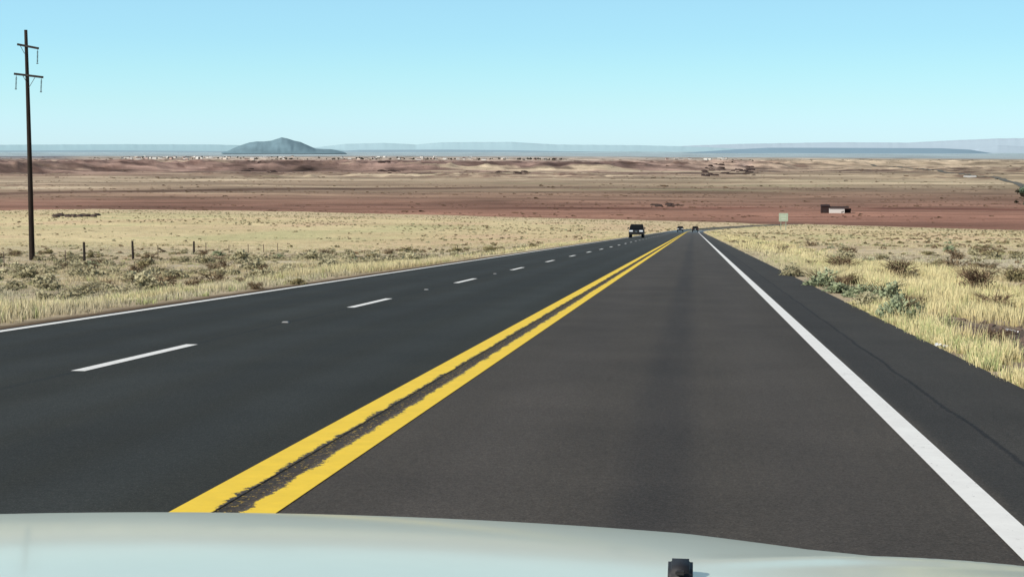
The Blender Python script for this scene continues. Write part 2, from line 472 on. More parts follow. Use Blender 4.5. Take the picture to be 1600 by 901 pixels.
def ridge(name, pts, dist, mat, base_row, gully=0.0, flat=False, seed=1):
    c = np.array([p[0] for p in pts], float); r = np.array([p[1] for p in pts], float)
    cs = np.arange(c[0], c[-1] + .1, 2.0); rs = np.interp(cs, c, r)
    rs = rs + (0 if flat else 1) * .3 * fbm(cs / 9, cs * 0 + seed, seed, 3)
    a = np.array([ray(cc, rr) for cc, rr in zip(cs, rs)])
    b = np.array([ray(cc, base_row) for cc in cs])
    rows = []
    N = 9
    for k in range(N):                      # foot to crest
        t = k / (N - 1)
        y = dist * (.965 + .035 * t) * np.ones(len(cs))
        prof = t ** (1.35 if not flat else 1.0)
        zt = EYE + a[:, 1] * dist; zb = EYE + b[:, 1] * dist - 12
        g = gully * (zt - zb) * fbm(cs / 10, cs * 0 + t * 1.2, seed + 7, 3) * t * (1 - t) * 2
        rows.append(np.stack([a[:, 0] * y, y, zb + (zt - zb) * prof + g], -1))
    zt = EYE + a[:, 1] * dist
    for q, (f, zz) in enumerate([(1.03, 1.0), (1.08, .55), (1.14, -.1)]):
        y = dist * f * np.ones(len(cs)); zb = EYE + b[:, 1] * dist - 12
        rows.append(np.stack([a[:, 0] * y, y, zb + (zt - zb) * (zz if not (flat and q == 0) else 1.0)], -1))
    V = np.concatenate(rows); m = len(cs); n = len(rows)
    i = np.arange(n - 1)[:, None]; j = np.arange(m - 1)[None]
    F = np.stack([i * m + j, i * m + j + 1, (i + 1) * m + j + 1, (i + 1) * m + j], -1).reshape(-1, 4)
    o = link(name, np_mesh(name, V, F, smooth=True), mat=mat); tag(o, kind='structure')
    return o

def build_hills():
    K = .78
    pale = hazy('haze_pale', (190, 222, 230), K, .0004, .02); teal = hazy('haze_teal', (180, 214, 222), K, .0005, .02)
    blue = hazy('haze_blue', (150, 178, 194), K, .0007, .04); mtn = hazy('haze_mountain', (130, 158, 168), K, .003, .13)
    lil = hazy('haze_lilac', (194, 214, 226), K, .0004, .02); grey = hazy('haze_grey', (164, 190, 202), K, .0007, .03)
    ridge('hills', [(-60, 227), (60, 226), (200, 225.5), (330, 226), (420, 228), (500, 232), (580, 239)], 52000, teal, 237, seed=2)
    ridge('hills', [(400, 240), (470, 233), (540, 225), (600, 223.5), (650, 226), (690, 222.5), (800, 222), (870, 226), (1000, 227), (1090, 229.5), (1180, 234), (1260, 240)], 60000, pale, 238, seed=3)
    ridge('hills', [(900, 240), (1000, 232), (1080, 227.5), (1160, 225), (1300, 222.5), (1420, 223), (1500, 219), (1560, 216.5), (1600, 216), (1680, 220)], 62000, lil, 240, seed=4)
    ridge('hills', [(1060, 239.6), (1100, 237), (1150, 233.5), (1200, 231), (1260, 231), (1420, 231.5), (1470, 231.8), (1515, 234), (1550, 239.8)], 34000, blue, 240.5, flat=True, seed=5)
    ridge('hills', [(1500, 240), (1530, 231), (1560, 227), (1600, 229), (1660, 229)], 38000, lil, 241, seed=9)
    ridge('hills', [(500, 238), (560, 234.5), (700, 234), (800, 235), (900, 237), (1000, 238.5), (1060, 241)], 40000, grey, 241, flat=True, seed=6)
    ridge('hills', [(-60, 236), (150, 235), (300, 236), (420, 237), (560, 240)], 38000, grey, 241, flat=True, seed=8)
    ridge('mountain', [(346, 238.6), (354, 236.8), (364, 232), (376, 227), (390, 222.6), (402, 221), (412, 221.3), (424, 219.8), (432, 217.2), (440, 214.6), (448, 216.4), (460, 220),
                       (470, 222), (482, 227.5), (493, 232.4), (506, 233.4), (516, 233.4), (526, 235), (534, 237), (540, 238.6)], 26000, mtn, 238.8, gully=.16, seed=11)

# ---------------------------------------------------------------- plants
def leaf_mat(name, trans=.35, up=0.0):
    t = NT(name)
    c = t.attr('Col', 'Color')
    d = t.n('ShaderNodeBsdfDiffuse', {'Color': c}); tr = t.n('ShaderNodeBsdfTranslucent', {'Color': c})
    if up:                                # blades and leaves are lit as a sward, not as separate cards
        nn = t.n('ShaderNodeVectorMath', {0: t.n('ShaderNodeVectorMath', {0: t.n('ShaderNodeNewGeometry').outputs['Normal'], 'Scale': up}, operation='SCALE').outputs[0], 1: (-.35, -.2, 1)}, operation='ADD').outputs[0]
        nn = t.n('ShaderNodeVectorMath', {0: nn}, operation='NORMALIZE').outputs[0]
        t.set(d, 'Normal', nn)
    m = t.n('ShaderNodeMixShader', {0: trans, 1: d.outputs[0], 2: tr.outputs[0]})
    t.surface(m.outputs[0]); return t.m

def quads(P, size, rng, up=.3):
    n = len(P)
    u = rng.normal(size=(n, 3)); u /= np.linalg.norm(u, axis=1)[:, None]
    w = rng.normal(size=(n, 3)); w[:, 2] += up; w -= (w * u).sum(1)[:, None] * u; w /= np.linalg.norm(w, axis=1)[:, None]
    s = np.asarray(size).reshape(-1, 1) * np.ones((n, 1))
    V = np.stack([P - u * s * .35 - w * s * .5, P + u * s * .35 - w * s * .3, P + u * s * .25 + w * s * .5, P - u * s * .3 + w * s * .45], 1).reshape(-1, 3)
    return V, np.arange(4 * n).reshape(-1, 4)

def shrub_arrays(rng, nleaf, R, Hh, leaf, colA, colB, nlump=7):
    """leaf faces in clumps through an uneven dome"""
    lc = rng.normal(size=(nlump, 3)); lc /= np.linalg.norm(lc, axis=1)[:, None]; lc[:, 2] = np.abs(lc[:, 2])
    lc *= rng.uniform(.35, .75, (nlump, 1))
    k = rng.integers(0, nlump, nleaf)
    q = rng.normal(size=(nleaf, 3)); q /= np.linalg.norm(q, axis=1)[:, None]
    P = lc[k] + q * rng.uniform(.15, .45, (nleaf, 1)) * rng.uniform(.6, 1.1, (nlump, 1))[k]
    P[:, 2] = np.abs(P[:, 2]) * .95 + .04
    P = P * np.array([R, R, Hh])
    V, F = quads(P, leaf * rng.uniform(.6, 1.3, nleaf), rng)
    V[:, 2] = np.maximum(V[:, 2], -.02)
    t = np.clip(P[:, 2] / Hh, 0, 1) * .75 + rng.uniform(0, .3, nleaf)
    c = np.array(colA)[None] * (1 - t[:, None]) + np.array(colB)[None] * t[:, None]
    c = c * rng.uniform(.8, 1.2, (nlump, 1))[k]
    return V, F, np.repeat(c, 4, 0)

def stems_arrays(rng, n, R, Hh, w, col, branches=3):
    V = []; F = []; C = []
    def seg(a, b, w0, w1):
        d = b - a; u = np.cross(d, rng.normal(size=3)); u /= np.linalg.norm(u) + 1e-9; v = np.cross(d, u); v /= np.linalg.norm(v) + 1e-9
        k = len(V)
        for p, ww in ((a, w0), (b, w1)):
            for q in range(3):
                an = q * 2.094
                V.append(p + (u * math.cos(an) + v * math.sin(an)) * ww)
        for q in range(3):
            F.append([k + q, k + (q + 1) % 3, k + 3 + (q + 1) % 3, k + 3 + q])
        s = rng.uniform(.7, 1.3)
        for q in range(6): C.append(np.array(col) * s)
    for i in range(n):
        a = np.array([rng.normal() * .06, rng.normal() * .06, 0.])
        an = rng.uniform(0, 6.28); ll = rng.uniform(.3, 1)
        b = np.array([math.cos(an) * R * ll * .6, math.sin(an) * R * ll * .6, Hh * rng.uniform(.4, .7)])
        seg(a, b, w, w * .6)
        for j in range(branches):
            e = b + np.array([math.cos(an) * R * .3 + rng.normal() * R * .22, math.sin(an) * R * .3 + rng.normal() * R * .22, Hh * rng.uniform(.05, .4)])
            seg(b, e, w * .5, w * .2)
    return np.array(V), np.array(F), np.array(C)

def cat_mesh(name, parts):
    V = []; F = []; C = []; k = 0
    for v, f, c in parts:
        V.append(v); F.append(f + k); C.append(c); k += len(v)
    return np_mesh(name, np.concatenate(V), np.concatenate(F), cols=np.concatenate(C))

L3 = lambda r, g, b, k=KL: np.array(lin(r, g, b, k)[:3])
SAGE = (L3(150, 144, 112, .9), L3(208, 200, 164, .98)); GREEN = (L3(128, 138, 106, .85), L3(196, 206, 168, .95))
BRUSH = (L3(112, 94, 74, .85), L3(188, 166, 132, .9)); STRAWB = (L3(150, 128, 84), L3(214, 196, 140)); OLIVE = (L3(122, 114, 84, .85), L3(192, 180, 136, .9))

def shrub_kind(kind, seed, detail):
    rng = np.random.default_rng(seed)
    if kind == 'sagebrush':
        return cat_mesh('sagebrush', [shrub_arrays(rng, int(420 * detail), .5, .5, .075 / detail ** .5, *SAGE), stems_arrays(rng, 9, .45, .42, .010, L3(160, 146, 122))])
    if kind == 'green_shrub':
        return cat_mesh('green_shrub', [shrub_arrays(rng, int(520 * detail), .5, .5, .07 / detail ** .5, *GREEN, nlump=9), stems_arrays(rng, 12, .5, .5, .012, L3(110, 100, 78))])
    if kind == 'olive_shrub':
        return cat_mesh('olive_shrub', [shrub_arrays(rng, int(420 * detail), .5, .45, .075 / detail ** .5, *OLIVE), stems_arrays(rng, 9, .45, .42, .010, L3(140, 122, 98))])
    return cat_mesh('dry_bush', [shrub_arrays(rng, int(420 * detail), .5, .48, .05 / detail ** .5, *BRUSH, nlump=10), stems_arrays(rng, int(26 * detail), .48, .5, .009, L3(134, 112, 92), 5)])

def in_view(x, y, margin=.035):
    th = x / np.maximum(y, 1)
    return (th > -.4605 - margin) & (th < .209 + margin) & (y > 4)

LEAF = leaf_mat('leaf_faces', .3, up=.8); GRASS = leaf_mat('grass_blades', .3, up=.35)

def scatter(n, y0, y1, power=1.0, seed=1):
    rng = np.random.default_rng(seed)
    y = (rng.uniform(y0 ** (1 + power), y1 ** (1 + power), n)) ** (1 / (1 + power))
    th = rng.uniform(-.50, .245, n)
    x = th * y
    l = x - road_x(y); e = np.maximum(-l - 9.12, l - 2.9)
    return x, y, e, l

NEAR = []
def build_shrubs():
    # named shrubs along the right shoulder and at the left road edge: (kind, column, row of foot, width px, height px, label)
    named = [
        ('green_shrub', 1281, 447, 58, 26, 'soft green shrub at the right shoulder, furthest of the green row'),
        ('dry_bush', 1318, 449, 30, 18, 'small dark brown bush just behind the first green shrub right of the shoulder'),
        ('olive_shrub', 1338, 444, 36, 20, 'dark olive shrub behind the roadside green shrubs on the right'),
        ('green_shrub', 1384, 471, 56, 30, 'pale green shrub beside the right shoulder, middle of the green row'),
        ('green_shrub', 1402, 500, 64, 36, 'large blue green shrub beside the right shoulder, nearest the camera of the green row'),
        ('sagebrush', 1352, 482, 60, 24, 'greyish sagebrush at the pavement edge, between two green shrubs on the right'),
        ('dry_bush', 1408, 433, 52, 26, 'tan and dark dry bush in yellow grass above the green shrubs on the right'),
        ('dry_bush', 1528, 454, 62, 34, 'biggest dark twiggy bush, alone in the grass at the right side'),
        ('dry_bush', 1312, 421, 40, 20, 'low brown bush in the grass left of the big twiggy bush'),
        ('olive_shrub', 1583, 440, 36, 20, 'olive shrub at the right border behind the yellow grass'),
        ('sagebrush', 1240, 432, 44, 18, 'small grey sagebrush tight to the right shoulder, before the green row'),
        ('dry_bush', 299, 451, 30, 14, 'dark dry bush at the left roadside just above the white edge line'),
        ('dry_bush', 400, 452, 26, 13, 'small dark dry bush close to the left edge line, right of another dark bush'),
        ('olive_shrub', 462, 444, 36, 12, 'low olive shrub lining the left road edge where dry grass is thin'),
        ('green_shrub', 1312, 458, 56, 18, 'low green shrub just below the furthest of the green row, right shoulder'),
        ('green_shrub', 1425, 490, 44, 22, 'blue green shrub right of the nearest large shrub, at the bare soil'),
        ('green_shrub', 1352, 464, 64, 22, 'small green shrub behind the middle of the green row on the right'),
        ('dry_bush', 1428, 478, 34, 16, 'dark brown bush right of the green row beside bare soil'),
        ('sagebrush', 1482, 507, 44, 16, 'flat grey sagebrush on the bare dark soil right of the shoulder'),
        ('dry_bush', 1556, 530, 56, 18, 'low dark bush on the bare soil close to the lower right border'),
    ]
    for i, (k, c, r, w, h, lab) in enumerate(named):
        a, b = ray(c, r)
        ys = np.linspace(10, 130, 2400); zs = ground(a * ys, ys)
        s = np.abs(EYE + b * ys - zs); y = float(ys[np.argmin(s)]); x = a * y
        me = shrub_kind(k, 900 + i, 1.6)
        me.materials.append(LEAF)
        o = link(k, me); sw = w / 2430 * y; sh = h / 2430 * y
        o.location = (x, y, hz(x, y) - .02); o.scale = (sw * 1.3, sw * 1.3, sh * 2.4); o.rotation_euler = (0, 0, i * 1.7)
        tag(o, lab, 'shrub', 'shrubs by the roadside'); NEAR.append((x, y, sw))
    # all the other shrubs
    X, Y, E, L = scatter(17000, 14, 1085, .62, 5)
    rng = np.random.default_rng(77)
    dens = sstep(-.25, .4, fbm(X / 22, Y / 60, 15, 4)) * .9 + np.where(L > 0, .32, .12)
    X2, Y2, E2, L2 = scatter(2700, 18, 135, .9, 6)
    q = (L2 < 0) & (E2 > 4) & (E2 < 62)
    X, Y, E, L = np.r_[X, X2[q]], np.r_[Y, Y2[q]], np.r_[E, E2[q]], np.r_[L, L2[q]]
    dens = np.r_[dens, np.full(q.sum(), .75)]
    ok = (E > .9) & (rng.uniform(size=len(X)) < dens) & in_view(X, Y) & (Y < brink(X, Y) - 5) & ~((E < 3.2) & (L < 0) & (rng.uniform(size=len(X)) < .8))
    ok &= ~((L > 0) & (E < 5) & (Y < 30))
    X, Y, E, L = X[ok], Y[ok], E[ok], L[ok]
    S = rng.gamma(5, .13, len(X)) + .2
    S = S * np.where((L > 0) & (Y < 300), 1.3, 1)
    S = np.minimum(S, 1.5) * np.where(Y < 45, .75, 1)
    Z = ground(X, Y)
    order = np.argsort(-(S / Y) - 1e6 * 0)
    seen = in_view(X, Y, -.004)
    order = np.array([i for i in order if seen[i]] + [i for i in order if not seen[i]])
    kinds = ['sagebrush', 'dry_bush', 'olive_shrub', 'green_shrub']
    protos = {}
    for k in kinds:
        for q in range(5):
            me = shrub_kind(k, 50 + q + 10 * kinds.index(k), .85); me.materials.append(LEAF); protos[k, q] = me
    kp = rng.choice(4, len(X), p=[.30, .34, .32, .04])
    kp = np.where((L < 0) & (E < 60) & (Y < 120) & (rng.uniform(size=len(X)) < .75), 0, kp)
    word = {'sagebrush': 'grey green sagebrush', 'dry_bush': 'dark brown twiggy bush', 'olive_shrub': 'low olive brown shrub', 'green_shrub': 'small fresh green shrub'}
    for i in order[:290]:
        k = kinds[kp[i]]
        o = link(k, protos[k, int(rng.integers(5))])
        o.location = (X[i], Y[i], Z[i] - .02); s = S[i]
        o.scale = (s, s, s * rng.uniform(.65, .95)); o.rotation_euler = (0, 0, rng.uniform(0, 6.28))
        side = 'left' if L[i] < 0 else 'right'
        zone = 'among yellow roadside tufts' if E[i] < 6 else ('between the road and the fence' if (side == 'left' and E[i] < 35) else ('beyond the fence line' if side == 'left' else 'well off the shoulder'))
        lab = '%s %s, %s of the road' % (word[k], zone, side)
        tag(o, lab, 'shrub', '%s shrubs %s, %s of the road' % (word[k], zone, side))
    rest = order[290:]
    parts = []
    pal = [SAGE, BRUSH, OLIVE, GREEN]
    for far, lo, hi, nl, lf in ((0, 0, 160, 60, .15), (1, 160, 420, 22, .30), (2, 420, 2000, 10, .55)):
        tpl = {}
        for k in range(4):
            for q in range(6):
                v, f, c = shrub_arrays(np.random.default_rng(300 + q + 7 * k + 100 * far), nl, .5, .5, lf, *pal[k], nlump=5)
                tpl[k, q] = (v, f, c)
        for i in rest:
            if lo <= Y[i] < hi:
                v, f, c = tpl[int(kp[i]), int(rng.integers(6))]
                a = rng.uniform(0, 6.28); s = S[i] * (.8, .75, .85)[far]
                ca, sa = math.cos(a), math.sin(a)
                vv = np.stack([v[:, 0] * ca - v[:, 1] * sa, v[:, 0] * sa + v[:, 1] * ca, v[:, 2] * .62], -1) * s + np.array([X[i], Y[i], Z[i] - .02])
                parts.append((vv, f, c * (.9, .93, .92)[far] * rng.uniform(.7, 1.25)))
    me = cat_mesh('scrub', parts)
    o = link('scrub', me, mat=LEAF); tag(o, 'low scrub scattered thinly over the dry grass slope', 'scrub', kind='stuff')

def build_valley_scrub():
    rng = np.random.default_rng(88)
    n = 15000
    d = np.exp(rng.uniform(math.log(1350), math.log(8500), n)); th = rng.uniform(-.50, .245, n)
    y = d / np.sqrt(1 + th ** 2); x = th * y
    m = sstep(-.1, .5, fbm(x / 600, y / 160, 501, 4)) + .35 * sstep(.1, .5, fbm(x / 120, y / 90, 502, 3))
    ok = (rng.uniform(size=n) < m) & (y > brink(x, y) + 220)
    x, y, d = x[ok], y[ok], d[ok]; z = ground(x, y)
    parts = []
    tpl = [shrub_arrays(np.random.default_rng(600 + q), 9, .5, .5, .6, L3(100, 80, 66), L3(150, 126, 100), nlump=4) for q in range(6)]
    for i in range(len(x)):
        v, f, c = tpl[i % 6]; s = (rng.gamma(3, .5) + .4) * (.55 + d[i] / 5000)
        parts.append((v * np.array([s * 2.0, s, s * .5]) + np.array([x[i], y[i], z[i] - .05]), f, c * rng.uniform(.8, 1.4)))
    o = link('valley_scrub', cat_mesh('valley_scrub', parts), mat=LEAF)
    tag(o, 'sparse dark brush dotted over the red valley floor and plateau', 'scrub', kind='stuff')

def blades(X, Y, Z, nb, h, spread, width, c0, c1, rng, bend=.35, seg=True):
    n = len(X)
    h = np.repeat(h, nb); sp = np.repeat(spread, nb); N = n * nb
    C0 = np.repeat(c0, nb, 0); C1 = np.repeat(c1, nb, 0)
    P = np.repeat(np.stack([X, Y, Z], -1), nb, 0)
    an = rng.uniform(0, 6.283, N); r = np.sqrt(rng.uniform(0, 1, N)) * sp
    off = np.stack([np.cos(an) * r, np.sin(an) * r, np.zeros(N)], -1)
    B = P + off
    la = an + rng.normal(0, .9, N); le = rng.uniform(.1, 1, N) * bend * (.4 + r / (sp + 1e-6))
    hh = h * rng.uniform(.5, 1.1, N)
    dirv = np.stack([np.cos(la), np.sin(la), np.zeros(N)], -1)
    wa = rng.uniform(0, 6.283, N); W = np.stack([np.cos(wa), np.sin(wa), np.zeros(N)], -1) * (np.asarray(width) * rng.uniform(.6, 1.3, N))[:, None] * .5
    T = B + dirv * (le * hh)[:, None]; T[:, 2] += hh * np.sqrt(np.clip(1 - le ** 2, .2, 1))
    sh = rng.uniform(.8, 1.2, (N, 1))
    if seg:
        M = B * .5 + T * .5; M = M - dirv * (le * hh * .14)[:, None]; M[:, 2] += hh * .04
        V = np.stack([B - W, B + W, M + W * .75, M - W * .75, T + W * .2, T - W * .2], 1).reshape(-1, 3)
        k = np.arange(N)[:, None] * 6
        F = np.concatenate([k + np.array([0, 1, 2, 3]), k + np.array([3, 2, 4, 5])], 1).reshape(-1, 4)
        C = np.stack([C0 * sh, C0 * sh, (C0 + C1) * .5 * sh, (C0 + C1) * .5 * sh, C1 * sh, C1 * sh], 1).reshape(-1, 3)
    else:
        V = np.stack([B - W, B + W, T + W * .35, T - W * .35], 1).reshape(-1, 3)
        F = np.arange(4 * N).reshape(-1, 4)
        C = np.stack([C0 * sh, C0 * sh, C1 * sh, C1 * sh], 1).reshape(-1, 3)
    return V, F, C

GB = 1.15
def build_grass():
    rng = np.random.default_rng(5)
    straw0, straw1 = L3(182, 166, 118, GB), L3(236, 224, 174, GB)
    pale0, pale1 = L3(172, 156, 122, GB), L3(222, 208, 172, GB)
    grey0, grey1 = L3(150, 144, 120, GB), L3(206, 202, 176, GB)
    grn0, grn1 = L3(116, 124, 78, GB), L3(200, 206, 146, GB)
    parts = []
    for (n, y0, y1, pw, nb, wid, seg, seed) in ((30000, 8, 75, .75, 22, .011, True, 1), (36000, 75, 230, .7, 11, .032, False, 2), (52000, 230, 1085, .6, 5, .12, False, 3)):
        X, Y, E, L = scatter(n, y0, y1, pw, 40 + seed)
        n1 = fbm(X / 4, Y / 6, 301, 3); n2 = fbm(X / 20, Y / 30, 311, 3)
        edge = np.where(L < 0, np.exp(-((E - 2.4) / 2.4) ** 2) * sstep(-.5, .4, fbm(X / 3, Y / 7, 321, 3)), np.exp(-((E - 3.0) / 3.0) ** 2) * sstep(22, 30, Y))
        ylw = np.where(L > 0, sstep(-.1, .4, n2 + .2) * np.exp(-((E - 4.5) / 3.5) ** 2), 0)
        bare = (L > 0) & (np.exp(-((L - 4.5) / 1.15) ** 2 - ((Y - 20.5) / 5.4) ** 2) > rng.uniform(.1, .6, n))
        rim = (L > 0) & (E < .85) & (Y < 27)
        edge = np.where(rim, 1.6, edge)
        keep = rng.uniform(size=n) < np.clip(.5 + .5 * n1 + .6 * edge + .4 * ylw, .12, 1)
        ok = (E > np.where(L < 0, .75, .12)) & keep & in_view(X, Y) & ~(bare & ~rim) & (Y < brink(X, Y))
        for (sx, sy, sw) in NEAR:
            ok &= ~((np.abs(X - sx * Y / sy) < sw * .6) & (Y < sy + .3) & (Y > sy - 5) & (rng.uniform(size=n) < .85))
        X, Y, E, L, n1, n2, edge, ylw, rim = [q[ok] for q in (X, Y, E, L, n1, n2, edge, ylw, rim)]
        m = len(X)
        w_s = np.clip(edge * .9 + ylw + .25 * sstep(0, .6, n2), 0, 1)
        w_g = (1 - w_s) * sstep(-.1, .5, -n2) * sstep(260, 60, Y)
        c0 = mixc(mixc(np.broadcast_to(pale0, (m, 3)), straw0, w_s), grey0, w_g)
        c1 = mixc(mixc(np.broadcast_to(pale1, (m, 3)), straw1, w_s), grey1, w_g)
        g = (rng.uniform(size=m) < .12) | rim & (rng.uniform(size=m) < .4)
        c0 = np.where(g[:, None], grn0, c0); c1 = np.where(g[:, None], grn1, c1)
        v = rng.uniform(.82, 1.15, (m, 1)); c0 = c0 * v; c1 = c1 * v
        h = (.14 + .13 * w_s + .10 * n1) * rng.uniform(.7, 1.3, m)
        h = np.where(L < 0, h * np.clip(.82 + .7 * fbm(X / 2.2, Y / 5, 331, 3), .35, 1.5), h)
        h = np.where(rim, .13, h) * np.where((L > 0) & (E < .8), .6, 1)
        sp = rng.uniform(.10, .24, m) * (1, 1.5, 3.2)[seed - 1]
        h = np.clip(h, .08, .7) * (1, .9, .8)[seed - 1]
        parts.append(blades(X, Y, ground(X, Y) - .02, nb, h, sp, wid, c0, c1, rng, seg=seg))
    m = 1500                               # tufts along the crumbling edge of the right shoulder
    L = 2.93 + np.abs(rng.normal(0, .30, m)); Y = rng.uniform(10, 30, m); X = L + road_x(Y)
    kk = fbm(X * 3, Y * 1.2, 341, 3) > -.25; X, Y, L = X[kk], Y[kk], L[kk]; m = len(X)
    g = rng.uniform(size=m) < .35
    parts.append(blades(X, Y, ground(X, Y) - .02, 20, np.clip(.08 + .22 * (L - 2.93) + .05 * rng.normal(size=m), .04, .26), rng.uniform(.06, .14, m), .010,
                        np.where(g[:, None], grn0, straw0), np.where(g[:, None], grn1, straw1), rng))
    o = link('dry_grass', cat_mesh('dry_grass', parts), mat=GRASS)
    tag(o, 'straw coloured dry grass covering both sides of the highway', 'grass', kind='stuff')
    # stones on the bare soil at the lower right
    bm = bmesh.new()
    r2 = random.Random(3)
    for i in range(520):
        x = 4.5 + r2.gauss(0, .9); y = 20 + r2.gauss(0, 4.2)
        if x < 3.1 or y < 11: continue
        s = abs(r2.gauss(.02, .02)) + .012
        q = bmesh.ops.create_icosphere(bm, subdivisions=1, radius=s)
        M = Matrix.Translation((x, y, hz(x, y) + s * .1))
        for v in q['verts']:
            v.co = M @ Vector((v.co.x * r2.uniform(.7, 1.5), v.co.y * r2.uniform(.7, 1.5), v.co.z * .7))
    me = bpy.data.meshes.new('gravel'); bm.to_mesh(me); bm.free()
    o = link('gravel', me, mat=mat_simple('gravel_stone', lin(140, 118, 104, KL), .9, var=.5, nscale=3))
    tag(o, 'dark gravel and small stones on bare soil right of the shoulder', 'gravel', kind='stuff')

# ---------------------------------------------------------------- box and tube shapes
def bm_box(bm, lo, hi, taper=(1, 1)):
    q = bmesh.ops.create_cube(bm, size=1)['verts']
    lo = Vector(lo); hi = Vector(hi); c = (lo + hi) / 2; s = hi - lo
    for v in q:
        k = taper if v.co.z > 0 else (1, 1)
        v.co = Vector((c.x + v.co.x * s.x * k[0], c.y + v.co.y * s.y * k[1], c.z + v.co.z * s.z))
    return q

def bm_tube(bm, a, b, r0, r1=None, n=10):
    a = Vector(a); b = Vector(b); r1 = r0 if r1 is None else r1
    q = bmesh.ops.create_cone(bm, cap_ends=True, segments=n, radius1=r0, radius2=r1, depth=(b - a).length)['verts']
    M = Matrix.Translation((a + b) / 2) @ (b - a).to_track_quat('Z', 'Y').to_matrix().to_4x4()
    for v in q: v.co = M @ v.co
    return q

def bm_prism(bm, prof, x0, x1, taper=None):
    """profile in (y, z), extruded along x; taper(z) narrows x"""
    t = taper or (lambda z: 1)
    A = [bm.verts.new((x0 * t(z), y, z)) for y, z in prof]; B = [bm.verts.new((x1 * t(z), y, z)) for y, z in prof]
    n = len(prof)
    bm.faces.new(A); bm.faces.new(B[::-1])
    for i in range(n): bm.faces.new((A[i], B[i], B[(i + 1) % n], A[(i + 1) % n]))
    bmesh.ops.recalc_face_normals(bm, faces=bm.faces[:])

def done(bm, name, mat, parent=None, bevel=0, smooth=False, seg=2):
    if bevel:
        es = [e for e in bm.edges if len(e.link_faces) == 2 and e.calc_face_angle(0) > .5]
        bmesh.ops.bevel(bm, geom=es, offset=bevel, segments=seg, affect='EDGES', clamp_overlap=True)
    me = bpy.data.meshes.new(name); bm.to_mesh(me); bm.free()
    if smooth:
        me.polygons.foreach_set('use_smooth', np.ones(len(me.polygons), bool))
    return link(name, me, parent, mat)

def box(name, lo, hi, mat, parent=None, bevel=0, taper=(1, 1)):
    bm = bmesh.new(); bm_box(bm, lo, hi, taper); return done(bm, name, mat, parent, bevel)

# ---------------------------------------------------------------- utility pole and fence
def build_pole():
    wood = NT('creosote_wood'); p = wood.objc()
    n = wood.noise(wood.scale(p, (14, 14, .7)), 2.0, 6, .65); n2 = wood.noise(p, .35, 3, .5)
    c = wood.mix(wood.gray(n, .35, 0, .68, 1), lin(44, 36, 32, KL), lin(86, 74, 64, KL))
    c = wood.mix(wood.gray(n2, .4, 0, .7, .5), c, lin(58, 54, 54, KL))
    wood.principled(c, .9, spec=.15, normal=wood.bump(n, .5, .02))
    arm_m = mat_simple('weathered_timber', lin(60, 56, 54, KL), .9, var=.35, nscale=5)
    glass = mat_simple('insulator_porcelain', lin(66, 80, 76, KL), .3, var=.15)
    steel = mat_simple('galvanised_steel', lin(104, 108, 110, KL), .5, metal=.6, var=.2)
    y = 115.0
    a, b = ray(50, 402); x = a * y
    base = hz(x, y)
    zt = EYE + ray(50, 402)[1] * y
    base = min(base, zt)
    H = EYE + ray(41, 47)[1] * y - base
    root = empty('utility_pole', (x, y, base))
    tag(root, 'tall dark wooden utility pole with two crossarms and hanging insulators in the dry grass', 'utility pole')
    bm = bmesh.new()
    N = 14; segs = 12
    rings = []
    for k in range(segs + 1):
        t = k / segs; z = -.4 + (H + .4) * t; r = .22 * (1 - t) + .12 * t
        ox = .03 * math.sin(t * 3.0); rings.append([bm.verts.new((ox + r * math.cos(6.283 * i / N), r * math.sin(6.283 * i / N), z)) for i in range(N)])
    for k in range(segs):
        for i in range(N): bm.faces.new((rings[k][i], rings[k][(i + 1) % N], rings[k + 1][(i + 1) % N], rings[k + 1][i]))
    bm.faces.new(rings[-1])
    done(bm, 'pole', wood.m, root, smooth=True)
    px = y / 2430.0 * 1.0
    def P(c, r):                       # photo point -> local coordinates in the pole's plane
        q = spot(c, r, y - .16); return Vector((q[0] - x, q[1] - y, q[2] - base))
    def crossarm(c0, r0, c1, r1):
        A = P(c0, r0); B = P(c1, r1); d = (B - A); L = d.length
        bm = bmesh.new(); bm_box(bm, (-L / 2, -.06, -.085), (L / 2, .06, .085))
        M = Matrix.Translation((A + B) / 2) @ Matrix.Rotation(-math.atan2(d.z, d.x), 4, 'Y')
        for v in bm.verts: v.co = M @ v.co
        o = done(bm, 'crossarm', arm_m, root, bevel=.012)
        bm = bmesh.new()
        for q in (A.lerp(B, .5),): bm_tube(bm, q + Vector((0, -.10, 0)), q + Vector((0, .22, 0)), .018)
        done(bm, 'bolt', steel, o)
        return A, B
    def brace(c0, r0, c1, r1):
        bm = bmesh.new(); bm_tube(bm, P(c0, r0) + Vector((0, -.08, 0)), P(c1, r1) + Vector((0, -.03, 0)), .022, .022, 8); done(bm, 'brace', steel, root)
    def insulator(c0, r0, c1, r1):
        A = P(c0, r0); B = P(c1, r1); bm = bmesh.new()
        bm_tube(bm, A, B, .014)
        n = 9
        for k in range(n):
            c = A.lerp(B, .16 + .74 * k / (n - 1))
            u = (B - A).normalized() * .03
            bm_tube(bm, c - u, c + u, .028, .075, 12)
        o = done(bm, 'insulator', glass, root)
        bm = bmesh.new(); q = B
        bm_box(bm, q + Vector((-.05, -.09, -.05)), q + Vector((.05, .09, .02)))
        done(bm, 'clamp', steel, o, bevel=.01)
    crossarm(27, 69.5, 60.5, 76); crossarm(22, 115.5, 67.5, 121)
    brace(32, 71, 38.5, 84); brace(36, 118, 42, 129); brace(56, 120, 45.5, 137)
    insulator(58.8, 77, 58.4, 99); insulator(25.6, 117.5, 24.8, 139); insulator(64.8, 122, 64, 143.5)

